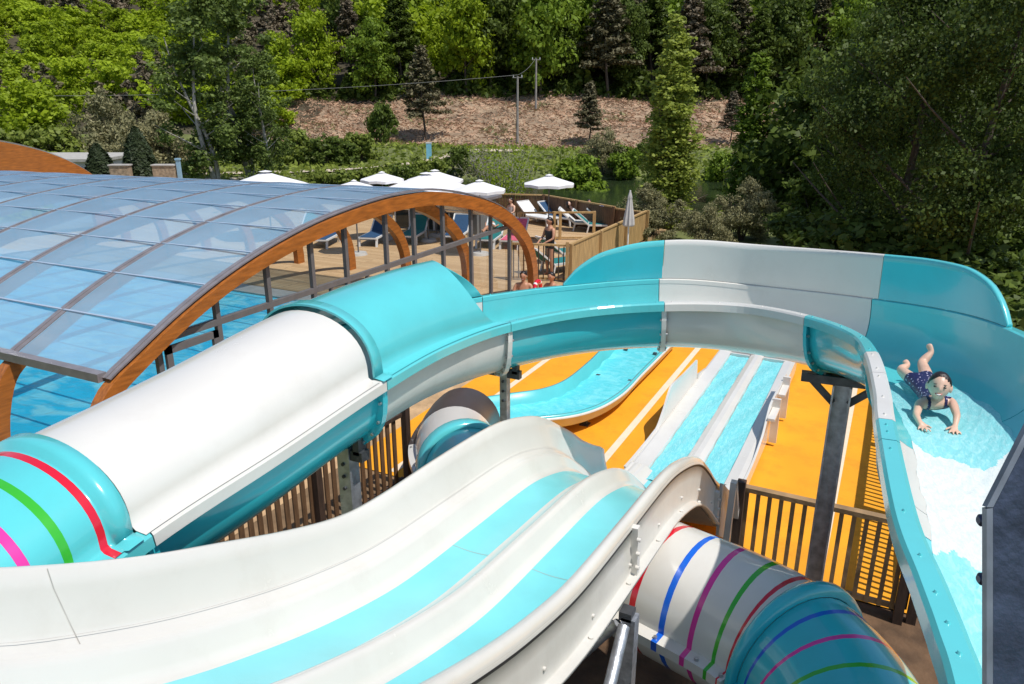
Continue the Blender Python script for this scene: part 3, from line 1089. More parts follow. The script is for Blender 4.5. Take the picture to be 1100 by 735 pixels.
# ------------------------------------------------------------------ pool
sheet('pool_water', -26, -8.55, 5.25, 13.75, .03, POOLW)
sheet('pool_coping', -30, -8.05, 13.76, 14.35, .07, TILE, thick=.08)
sheet('pool_coping', -8.54, -8.22, 5.0, 13.75, .07, TILE, thick=.08)
sheet('pool_coping', -30, -8.05, 4.3, 5.24, .05, TILE, thick=.08)
sheet('sun_deck', -32, -8.05, 14.36, 29.5, .05, DECKM, thick=.1)
sheet('sun_deck', -8.04, -7.70, 17.2, 29.5, .045, DECKM, thick=.1)
sheet('walkway', -7.69, -3.0, 17.21, 22.0, .03, CONCRETE, thick=.06)

# ------------------------------------------------------------------ pool hall: arched timber ribs, polycarbonate roof, glazed gable
ARC = [(4.72, 0.0), (4.74, .55), (4.88, 1.15), (5.16, 1.62), (5.71, 1.93), (6.48, 2.30), (7.33, 2.62), (8.28, 2.88), (9.36, 3.08), (10.59, 3.20), (11.6, 3.225), (12.6, 3.17), (13.8, 2.96), (14.8, 2.70), (15.6, 2.40), (16.35, 1.98), (16.9, 1.5), (17.22, .95), (17.32, .45), (17.33, 0.0)]
ARCD = [.26, .25, .23, .195, .17, .165, .17, .19, .22, .24, .25, .26, .27, .28, .28, .28, .28, .28, .28, .28]


def arc_pt(s, off=0.0):
    p = crom([(a, b, 0) for a, b in ARC], s)
    q0 = crom([(a, b, 0) for a, b in ARC], max(0, s - .05)); q1 = crom([(a, b, 0) for a, b in ARC], min(len(ARC) - 1, s + .05))
    t = (q1 - q0); t /= (np.linalg.norm(t) + 1e-9)
    n = np.array([-t[1], t[0]])      # outward (up)
    return p[0] + n[0] * off, p[1] + n[1] * off


hall = thing('pool_hall', (-16, 11, 0), 'arched swimming pool hall with orange timber ribs and a blue translucent roof', 'building')
SS = frange(0, len(ARC) - 1, .25)
S_EAVE = 3.25
S_END = 14.6


def drop(x):
    return 1 - .0115 * (-8.14 - x) / 2.0


def rib(x, w=.17, name='timber_arch', parent=None, tx=lambda x, y, z: Vector((x, y, z)), dep=None):
    b = MB()
    rows = []
    for s in SS:
        d = float(np.interp(s, range(len(ARCD)), ARCD))
        d = dep or d
        yo, zo = arc_pt(s, 0.0)
        yi, zi = arc_pt(s, -d)
        k = drop(x) if parent is hall else 1
        zo *= k; zi *= k
        rows.append([tx(x - w / 2, yo, zo), tx(x + w / 2, yo, zo), tx(x + w / 2, yi, max(zi, 0.0)), tx(x - w / 2, yi, max(zi, 0.0))])
    b.grid(rows, 0, False, close=True)
    b.add(rows[0], [(0, 1, 2, 3)], 0); b.add(rows[-1], [(3, 2, 1, 0)], 0)
    return b.build(name, [GLULAM], parent)


RIBX = [-8.14 - 2.0 * k for k in range(9)]
for i, x in enumerate(RIBX):
    r = rib(x, parent=hall)
    b = MB()
    for wid, o0, o1 in ((.17 if i else .15, .03, .05), (.03, .05, .065)):
        rows = []
        xc = x + (0 if i else -.035)
        for s in [q for q in SS if S_EAVE - .01 <= q <= S_END]:
            a = arc_pt(s, o0); c = arc_pt(s, o1)
            a, c = (a[0], a[1] * drop(x)), (c[0], c[1] * drop(x))
            rows.append([Vector((xc - wid / 2, a[0], a[1])), Vector((xc + wid / 2, a[0], a[1])), Vector((xc + wid / 2, c[0], c[1])), Vector((xc - wid / 2, c[0], c[1]))])
        b.grid(rows, 0, False, close=True)
        b.add(rows[0], [(0, 1, 2, 3)], 0); b.add(rows[-1], [(3, 2, 1, 0)], 0)
    b.build('cap_strip', [CAPSTRIP], r)
# roof sheets, bay by bay
for x0, x1 in zip(RIBX[1:], RIBX[:-1]):
    b = MB()
    ss = [S_EAVE + (S_END - S_EAVE) * k / 56 for k in range(57)]
    rows = [[Vector((x0 + .1 + (x1 - x0 - .2) * j / 4, arc_pt(s, .025)[0], arc_pt(s, .025)[1] * drop(x1 + (x0 - x1) * j / 4) + .006 * sin(pi * j / 4))) for j in range(5)] for s in ss]
    b.grid(rows, 0, True)
    b.build('roof_panel', [ROOFPC], hall)
PURL = mat('grey purlin', (0.34, 0.42, 0.52), 0.5, 0.1, 5)
ypr = []
# purlins at even arc length
acc, last, nxt = 0.0, None, 0.0
for s in [S_EAVE + (S_END - S_EAVE) * k / 600 for k in range(601)]:
    p = np.array(arc_pt(s, .0))
    if last is not None: acc += np.linalg.norm(p - last)
    last = p
    if acc >= nxt:
        ypr.append(s); nxt += .92
for k, s in enumerate(ypr):
    y_, z_ = arc_pt(s, .048)
    b = MB()
    big = (k == 0)
    b.bar((RIBX[0] - .1, y_, z_ * drop(RIBX[0])), (RIBX[-1] + .1, y_, z_ * drop(RIBX[-1])), .045 if not big else .12, .016 if not big else .11, 0)
    b.build('eave_gutter' if big else 'purlin', [CAPSTRIP if big else PURL], hall)

# glazed gable in the front arch plane ------------------------------------------------
GX = -8.20


def arch_under(y):
    best = 0
    for s in frange(0, len(ARC) - 1, .05):
        d = float(np.interp(s, range(len(ARCD)), ARCD))
        a = arc_pt(s, -d)
        if abs(a[0] - y) < .06: best = max(best, a[1])
    return best


gf = MB()
mull = [6.02, 7.02, 8.02, 9.0, 9.85, 11.0, 11.9, 12.95, 14.1, 15.0, 15.95]
for y in mull:
    zt = arch_under(y) + .05
    gf.box((GX, y, zt / 2), (.07, .075, zt), 0)
gf.box((GX, 10.9, 1.98), (.075, 11.2 - 1.1, .085), 0)
gf.box((GX, 10.9, .09), (.075, 11.0, .1), 0)
for y in (9.42, 10.4):
    gf.box((GX, y, .98), (.06, .05, 1.95), 0)
o = gf.build('glazing_frame', [GREYFRAME], hall)
yg = [y for y in frange(5.25, 16.9, .12)]
gp = MB()
gp.grid([[Vector((GX - .03, y, .12)), Vector((GX - .03, y, max(.13, arch_under(y) + .04)))] for y in yg], 0, False)
gp.build('glass_pane', [PANE], hall)
dr = MB()
for (y, z, sy, sz) in ((6.13, 1.0, .09, 1.78), (6.90, 1.0, .09, 1.78), (6.515, 1.84, .86, .10), (6.515, .2, .86, .16)):
    dr.box((GX + .055, y, z), (.05, sy, sz), 0)
dr.tube([(GX + .10, 6.86, .95), (GX + .10, 6.86, 1.15)], .015, 6, 0)
dr.build('door_frame', [GREYFRAME], hall)

# second, larger hall behind the roof on the left ----------------------------------------
hall2 = thing('timber_arch_hall', (-30, 11, 0), 'orange timber arch of a further hall rising behind the blue roof at the far left', 'building')
SC2 = 1.13


def tx2(x, y, z): return Vector((x, 11.0 + (y - 11.0) * SC2 + .9, z * 1.19))


for x in (-27.0, -38.0):
    rib(x, .2, 'timber_arch', hall2, tx2, .9)
b = MB()
rows = []
for s in SS:
    a = arc_pt(s, .05)
    rows.append([tx2(-27.05, a[0], a[1]), tx2(-31.1, a[0], a[1])])
b.grid(rows, 0, True)
b.build('roof_panel', [ROOFPC], hall2)

# grey kiosk seen through the gable
kx, ky = -15.4, 24.6
ki = thing('poolside_kiosk', (kx, ky, 0), 'low grey kiosk with a glazed door seen through the glass gable', 'kiosk')
b = MB(); b.box((kx, ky, .65), (3.6, 1.5, 1.2), 0); b.build('wall', [KIOSK], ki)
b = MB()
b.box((kx, ky, 1.3), (3.9, 1.9, .10), 0)
for k in range(5):
    b.box((kx + 1.2, ky - .9, .85 + .11 * k), (1.7, .05, .05), 0)
b.build('roof', [CAPSTRIP], ki)
for dx in (-1.5, -.4, .3):
    b = MB(); b.box((kx + dx, ky - .76, .62), (.62, .03, 1.0), 0)
    o = b.build('window', [DARKGLASS], ki)
    c = MB()
    for sx in (-.33, .33): c.box((kx + dx + sx, ky - .78, .62), (.05, .04, 1.06), 0)
    c.box((kx + dx, ky - .78, 1.14), (.7, .04, .05), 0)
    c.build('frame', [WHITEPLASTIC], o)

# ------------------------------------------------------------------ parasols
def parasol(x, y, w, top, label, tilt=0.0, group='open white parasols on the sun deck'):
    root = thing('parasol', (x, y, .05), label, 'parasol', group)
    n = 8
    r = w / 2 * 1.12
    rise = w * .185
    b = MB()
    rows = []
    for q in (0, .12, .35, .6, .82, 1.0):
        ring = []
        for k in range(n * 2):
            a = 2 * pi * k / (n * 2)
            rr = r * q * (1.0 if k % 2 == 0 else .955)
            zz = top - rise * q ** .92 - (0 if k % 2 == 0 else -.02 * q)
            ring.append(Vector((x + cos(a) * rr, y + sin(a) * rr, zz)))
        rows.append(ring)
    rows.append([p + Vector((0, 0, -.09)) for p in rows[-1]])
    b.grid(rows, 0, False, close=True)
    b.build('canopy', [SAILCLOTH], root)
    b = MB()
    b.tube([(x, y, top - .02), (x, y, top + .02)], [.04, .02], 8, 0)
    rows = []
    for q in (0.05, 1.0):
        rows.append([Vector((x + cos(2 * pi * k / 8) * .22 * w / 2.4 * q, y + sin(2 * pi * k / 8) * .22 * w / 2.4 * q, top + .035 - .045 * q)) for k in range(8)])
    b.grid(rows, 0, False, close=True)
    b.build('vent_cap', [SAILCLOTH], root)
    b = MB(); b.tube([(x, y, .05), (x, y, top - .03)], .024, 8, 0); b.build('pole', [GREYFRAME], root)
    b = MB()
    for k in range(8):
        a = 2 * pi * k / 8
        b.bar((x, y, top - .06), (x + cos(a) * r * .96, y + sin(a) * r * .96, top - rise - .03), .015, .02, 0)
    b.build('rib', [GREYFRAME], root)
    b = MB(); b.tube([(x, y, .05), (x, y, .13)], [.3, .26], 12, 0); b.build('base', [CONCRETE], root)
    return root


for px, py, wpx, top, lab in ((285, 184, 80, 2.5, 'wide white parasol at the far left just above the blue roof'),
                              (380, 194, 36, 2.5, 'small low white parasol second from the left behind the roof crown'),
                              (410, 185, 42, 2.5, 'white parasol with a steep peak to the left of the widest pair'),
                              (458, 186, 80, 2.5, 'largest white parasol in the middle of the deck'),
                              (467, 183, 56, 2.5, 'white parasol mostly hidden behind the largest one'),
                              (515, 194, 52, 2.5, 'white parasol above the right shoulder of the timber arch'),
                              (590, 188, 50, 2.5, 'flat white parasol standing apart against the pond')):
    top -= .08
    p = at(px, py, z=top)
    dd = sqrt(p.x ** 2 + p.y ** 2 + (5 - top) ** 2)
    dep = (-p.x * sin(YAW) + p.y * cos(YAW)) * cos(PITCH) + (5 - top) * sin(PITCH)
    parasol(p.x, p.y, wpx * dep / 800, top, lab)
# closed parasol
p = at(677, 207, z=2.1)
cp = thing('closed_parasol', (p.x, p.y, .05), 'grey parasol folded shut beside the board fence', 'parasol')
b = MB()
rows = []
for z, r in ((2.12, .03), (2.02, .06), (1.95, .075), (1.9, .07), (1.6, .12), (1.3, .17), (1.1, .19), (1.06, .17)):
    rows.append([Vector((p.x + cos(2 * pi * k / 16) * r * (1 if k % 2 else .74), p.y + sin(2 * pi * k / 16) * r * (1 if k % 2 else .74), z)) for k in range(16)])
b.grid(rows, 0, False, close=True)
b.build('canopy', [GREYCLOTH], cp)
b = MB(); b.tube([(p.x, p.y, .05), (p.x, p.y, 2.17)], .026, 8, 0); b.build('pole', [WHITEPLASTIC], cp)
b = MB(); b.tube([(p.x, p.y, .05), (p.x, p.y, .14)], [.28, .24], 12, 0); b.build('base', [CONCRETE], cp)


# ------------------------------------------------------------------ sun loungers
def lounger_proto(sling):
    root = thing('sun_lounger', (0, 0, .05), 'white framed lounger', 'sun lounger', 'sun loungers on the deck')
    b = MB()
    for sx in (-.31, .31):
        b.bar((sx, -.9, .34), (sx, .28, .34), .05, .06, 0)
    for y in (-.9, -.3, .28):
        b.bar((-.31, y, .34), (.31, y, .34), .05, .05, 0)
    b.build('frame', [WHITEPLASTIC], root)
    for sx in (-.31, .31):
        for y, dy in ((-.85, -.06), (.25, .08)):
            b = MB(); b.bar((sx, y, .34), (sx, y + dy, .0), .05, .07, 0, up=(1, 0, 0)); b.build('leg', [WHITEPLASTIC], root)
    b = MB()
    b.box((0, -.32, .375), (.58, 1.18, .025), 0)
    b.build('seat', [sling], root)
    b = MB()
    b.bar((0, .30, .37), (0, .85, .82), .58, .03, 0)
    b.build('backrest', [sling], root)
    b = MB()
    for sx in (-.31, .31):
        b.bar((sx, .28, .36), (sx, .88, .85), .05, .05, 0)
    b.bar((-.31, .88, .85), (.31, .88, .85), .05, .05, 0)
    b.build('back_frame', [WHITEPLASTIC], root)
    return root


protos = {}
LOUNGE = [((352, 262), .35, NAVY, 'navy lounger with its back raised left of the gable glazing bars'),
          ((330, 256), .35, TEALCLOTH, 'teal lounger at the left end of the row seen through the gable'),
          ((405, 260), .3, NAVY, 'blue lounger between two timber legs inside the hall'),
          ((446, 258), .3, TEALCLOTH, 'teal lounger in front of the grey kiosk'),
          ((492, 258), .3, NAVY, 'dark blue lounger beside the rearmost timber leg'),
          ((528, 262), .25, TEALCLOTH, 'teal lounger to the left of the arch foot'),
          ((553, 263), .25, PINKCLOTH, 'lounger covered with a pink towel beside the arch foot'),
          ((600, 240), 1.25, NAVY, 'white lounger behind the middle handrail'),
          ((577, 240), 1.2, WHITEPLASTIC, 'empty white lounger at the left behind the handrail'),
          ((625, 247), 1.9, WHITEPLASTIC, 'lounger with a person lying on it near the handrail end'),
          ((640, 249), 1.9, TEALCLOTH, 'teal lounger next to the lying person'),
          ((655, 246), 1.9, TEALCLOTH, 'teal lounger close to the board fence'),
          ((668, 243), 1.9, BLUECLOTH, 'lounger draped with a blue towel by the closed parasol'),
          ((597, 292), 2.6, TEALCLOTH, 'teal lounger behind the gate fence bars'),
          ((606, 280), 2.6, TEALCLOTH, 'second teal lounger behind the gate fence nearer the board fence')]
for (px, py), rz, m, lab in LOUNGE:
    if m.name not in protos:
        protos[m.name] = lounger_proto(m); o = protos[m.name]
    else:
        o = copy_tree(protos[m.name])
    q = at(px, py, z=.05)
    o.location = (q.x, q.y, .05)
    o.rotation_euler = (0, 0, rz)
    o['label'] = lab

# ------------------------------------------------------------------ things near the tower
# galvanised tower beam beside the camera, with two bolts through its edge
tw = thing('tower_beam', tuple(at(1085, 640, d=1.0)), 'dark galvanised steel tower beam with a slanted top at the right edge', 'beam')
TWM = mat('blue grey galvanised plate', (0.050, 0.065, 0.105), 0.5, 0.45, 16, 0.2, 70, metal=0.5)


def slab(poly, d0, d1, name, m):
    b = MB()
    A = [at(x, y, d=d0) for x, y in poly]
    B = [at(550 + (x - 550) * d0 / d1 * 1.0, 367.5 + (y - 367.5) * d0 / d1, d=d1) for x, y in poly]
    n = len(poly)
    b.add(A, [tuple(range(n))], 0); b.add(B, [tuple(range(n))[::-1]], 0)
    for k in range(n):
        q = (k + 1) % n
        b.add([A[k], A[q], B[q], B[k]], [(0, 1, 2, 3)], 0)
    return b.build(name, [m], tw)


slab([(1067, 546), (1067, 1000), (1330, 1000), (1330, 30)], 1.0, 1.006, 'web', TWM)
slab([(1060, 547), (1060, 1000), (1066.6, 1000), (1066.6, 546)], .99, 1.0, 'edge_strip', mat('dull grey plate edge', (.20, .22, .26), .5, .3, 16, metal=.5))
slab([(1060, 545), (1067, 545), (1330, 29), (1330, 14)], .99, 1.0, 'edge_strip', mat('dull grey plate edge', (.20, .22, .26), .5, .3, 16, metal=.5))
for y in (559, 622):
    b = MB()
    c = at(1056, y, d=1.02)
    u = (at(1040, y, d=1.02) - c).normalized()
    b.tube([c - u * .010, c + u * .004], .0085, 14, 0)
    b.tube([c + u * .004, c + u * .007], [.0085, .005], 14, 0)
    b.build('bolt', [mat('dark blue bolt', (.035, .045, .085), .35, .2, 40, metal=.5)], tw)

# black pump drum with grey plate under the foreground run
pu = thing('pump_unit', (-1.0, 2.9, 0), 'black ribbed pump drum with a loose grey plate under the white slide', 'pump')
b = MB()
cx, cy, cz = -1.15, 2.75, 1.0
for k in range(6):
    b.tube([(cx + .34 * cos(2 * pi * j / 20), cy + .34 * sin(2 * pi * j / 20), cz - .1 * k) for j in range(21)], .05, 8, 0, False)
b.tube([(cx, cy, 0), (cx, cy, cz - .02)], .33, 20, 0)
b.build('drum', [BLACKRUB], pu)
b = MB()
b.hexa([(-.98, 2.7, 1.08), (-.55, 2.9, 1.02), (-.60, 3.15, 1.03), (-1.03, 2.95, 1.09), (-.98, 2.7, 1.1), (-.55, 2.9, 1.04), (-.60, 3.15, 1.05), (-1.03, 2.95, 1.11)], 0)
b.build('cover_plate', [GALV], pu)
# ================================================================== TERRAIN
def sm(a, b, x):
    t = max(0.0, min(1.0, (x - a) / (b - a)))
    return t * t * (3 - 2 * t)


def T(f, l):
    """terrain height from forward / lateral distance"""
    z = -.06
    # pond basin beyond the deck
    pond = sm(33, 37, f) * (1 - sm(54, 59, f)) * sm(-15, -10, l + .0 * f)
    z -= 1.7 * pond
    z -= .5 * sm(30, 36, f) * (1 - sm(64, 72, f))
    z += .25 * sin(f * .21 + l * .13) * sm(56, 70, f)
    # clear-cut slope and wooded hill
    edge = 76 - 4 * sm(-20, -45, l)
    z += .20 * max(0.0, f - edge) * sm(edge, edge + 6, f) + .14 * max(0.0, f - 97)
    z += 1.2 * sin(l * .055 + 1.0) * sm(95, 120, f) + .25 * sin(f * .5 + l * .35) * sm(74, 84, f)
    return z


GRASS = mat('rough grass', (0.12, 0.14, 0.04), 0.95, 0.45, .35, 0.8, 6, detail=10)
CLEAR = mat('cleared slope of dead brush', (0.30, 0.215, 0.14), 0.95, 0.5, .5, 1.0, 2.5, detail=12)
FLOORM = mat('forest floor', (0.06, 0.05, 0.028), 0.95, 0.4, .6, 0.5, 4)
PATHM = mat('pale gravel path', (0.50, 0.42, 0.32), 0.95, 0.2, 1.5, 0.4, 9)

fs = frange(-30, 30, 5) + frange(32, 140, 1.6) + [160, 200, 260]
ls_ = [-220, -160, -120] + frange(-100, 100, 2.5) + [120, 160, 220]
b = MB()
rows = [[Vector((*FL(f, l), T(f, l))) for l in ls_] for f in fs]


def tmat(i, j):
    f, l = (fs[i] + fs[i + 1]) / 2, (ls_[j] + ls_[j + 1]) / 2
    w = 1.2 * sin(l * .4) + .8 * sin(l * 1.3)
    if f > 98 + w or (f > 80 and l < -24 + w): return 2
    if f > 75.5 + w and -27 + w < l < 37 + w: return 1
    return 0


b.grid(rows, tmat, True, flip=False)
struct(b.build('terrain', [GRASS, CLEAR, FLOORM]))
b = MB()
b.grid([[Vector((*FL(f, l), -1.05)) for l in frange(-20, 60, 5)] for f in frange(33, 62, 3)], 0, False)
struct(b.build('pond_water', [PONDW]))


def path(pts, w):
    b = MB(); rows = []
    for s in frange(0, len(pts) - 1, .1):
        c = crom([(p[0], p[1], 0) for p in pts], s)
        f, l = c[0], c[1]
        rows.append([Vector((*FL(f - w / 2, l), T(f - w / 2, l) + .10)), Vector((*FL(f, l), T(f, l) + .12)), Vector((*FL(f + w / 2, l), T(f + w / 2, l) + .10))])
    b.grid(rows, 0, True)
    return struct(b.build('path', [PATHM]))


path([(54, -30), (56, -19), (58, -14), (63, -9.5), (67, -6), (69.5, -3.5), (70, 1)], 1.7)
path([(50.5, -26), (51.5, -20), (52, -15.5)], 1.5)

# dead brush lying on the cleared slope -----------------------------------------------
nb = 15000
V = np.zeros((nb * 4, 3)); tint = rng.random(nb)
for i in range(nb):
    f = rng.uniform(76, 99); l = rng.uniform(-27, 38)
    x, y = FL(f, l); z = T(f, l) + .05 + rng.random() * .22
    a = rng.uniform(0, 2 * pi); L = rng.uniform(.15, .7); w = rng.uniform(.02, .07); dz = rng.uniform(-.15, .35)
    d = np.array([cos(a) * L / 2, sin(a) * L / 2, dz * .5]); n = np.array([-sin(a) * w / 2, cos(a) * w / 2, .06])
    c = np.array([x, y, z])
    V[i * 4:i * 4 + 4] = [c - d - n, c + d - n * .4, c + d + n * .4, c - d + n]
DEADM = leafmat('dead brush', (0.36, 0.25, 0.16), 0.05, 0.35)
o = np_mesh('brush_debris', V, np.arange(nb * 4).reshape(-1, 4), [DEADM], tint=tint)
tag(o, kind='stuff')


# ================================================================== VEGETATION
def leaves(centres, normals, size, asp=1.5, jitter=.8, droop=0.0, g=None):
    """one bent leaf-clump quad per centre"""
    g = g or rng
    n = len(centres)
    nr = normals + g.normal(0, jitter, (n, 3))
    nr[:, 2] += .35
    nr /= np.linalg.norm(nr, axis=1, keepdims=True) + 1e-9
    r = g.normal(0, 1, (n, 3)); r[:, 2] -= droop
    u = np.cross(nr, r); u /= np.linalg.norm(u, axis=1, keepdims=True) + 1e-9
    v = np.cross(nr, u)
    s = size * g.uniform(.55, 1.35, (n, 1))
    a = s * asp / 2; c = s / 2
    P = np.empty((n, 4, 3))
    P[:, 0] = centres - v * a
    P[:, 1] = centres + u * c + nr * s * .15 * g.uniform(-1, 1, (n, 1))
    P[:, 2] = centres + v * a
    P[:, 3] = centres - u * c * g.uniform(.6, 1.1, (n, 1))
    return P.reshape(-1, 3)


def cloud(lobes, n, size, fill=.55, g=None, asp=1.5, jitter=.8, droop=0., rough=.25):
    """leaf clumps spread over and inside a set of ellipsoid lobes, broken into sub-clumps"""
    g = g or rng
    vol = np.array([(a * b * c) ** .67 for _, (a, b, c) in lobes])
    cnt = np.maximum(3, (n * vol / vol.sum()).astype(int))
    C, N = [], []
    for (c, r), k in zip(lobes, cnt):
        m = max(4, k // 26)
        d = g.normal(0, 1, (m, 3)); d /= np.linalg.norm(d, axis=1, keepdims=True)
        rad = fill + (1 - fill) * g.random((m, 1)) ** .6
        rad *= 1 + g.normal(0, rough * .5, (m, 1))
        clump = np.array(c) + d * rad * np.array(r)
        idx = g.integers(0, m, k)
        cs = .22 * float(np.mean(r))
        off = g.normal(0, 1, (k, 3)) * cs * np.array([1, 1, .75])
        p = clump[idx] + off
        C.append(p)
        nn = d[idx] * .7 + off / (cs + 1e-9) * .45
        N.append(nn)
    C = np.concatenate(C); N = np.concatenate(N)
    return leaves(C, N, size, asp, jitter, droop, g)


def crown_lobes(h, w, base, n, g, top=1.0, squash=.75):
    L = []
    for i in range(n):
        t = g.random()
        z = base + (h - base) * (.12 + .80 * t)
        env = sin(pi * min(1, .15 + .82 * t) ** .9) ** .7
        a = g.uniform(0, 2 * pi); rr = w / 2 * env * g.uniform(.25, .78)
        s = w * g.uniform(.15, .27)
        L.append(((cos(a) * rr, sin(a) * rr, z), (s, s, s * squash)))
    L.append(((0, 0, base + (h - base) * .55), (w * .26, w * .26, (h - base) * .36)))
    return L


def trunk_mesh(h, r, g, limbs=6, base=.35, spread=.35, lean=0.0, mbld=None):
    b = mbld or MB()
    pts = [Vector((lean * h * t * t + .03 * h * sin(t * 5 + h), .02 * h * sin(t * 4 + 1), h * .92 * t)) for t in frange(0, 1, .12)]
    b.tube(pts, [r * (1 - .85 * k / (len(pts) - 1)) for k in range(len(pts))], 8, 0, False)
    for i in range(limbs):
        t = base + (1 - base) * (i + .5) / limbs * .85
        p = pts[min(len(pts) - 1, int(t * (len(pts) - 1)))]
        a = i * 2.4 + g.uniform(-.4, .4)
        L = h * spread * (1.1 - t * .7)
        q = [p + Vector((cos(a) * L * k, sin(a) * L * k, L * (.55 * k + .15 * k * k))) for k in (0, .35, .7, 1)]
        rr = r * (1 - .8 * t) * .5
        b.tube(q, [rr, rr * .7, rr * .45, rr * .2], 6, 0, False)
    return b


LEAFS = dict(
    bright=leafmat('bright spring leaf', (0.270, 0.385, 0.018), .45),
    mid=leafmat('mid green leaf', (0.165, 0.265, 0.024), .40),
    dark=leafmat('dark green leaf', (0.100, 0.155, 0.026), .40, .5),
    deep=leafmat('deep green leaf', (0.066, 0.108, 0.018), .34, .55),
    grey=leafmat('grey willow leaf', (0.255, 0.260, 0.130), .3),
    pine=leafmat('grey green pine needle', (0.135, 0.132, 0.070), .15),
    aspen=leafmat('aspen leaf', (0.120, 0.185, 0.040), .35, .5),
    shade=leafmat('alder leaf', (0.080, 0.130, 0.020), .36, .6),
    brown=leafmat('brownish twig', (0.150, 0.132, 0.085), .12),
    cypress=leafmat('cypress green', (0.030, 0.048, 0.018), .1),
    poplar=leafmat('poplar leaf', (0.275, 0.355, 0.060), .45),
    bank=leafmat('bank green', (0.180, 0.245, 0.040), .38),
)
PROTO = {}


def quads(V):
    return np.arange(len(V)).reshape(-1, 4)


def make_mesh(name, V, m, g):
    o = np_mesh(name, V, quads(V), [m], tint=g.random(len(V) // 4) * .75)
    me = o.data
    bpy.data.objects.remove(o)
    return me


def trunk_data(b, m):
    o = b.build('trunk', [m])
    me = o.data
    bpy.data.objects.remove(o)
    return me


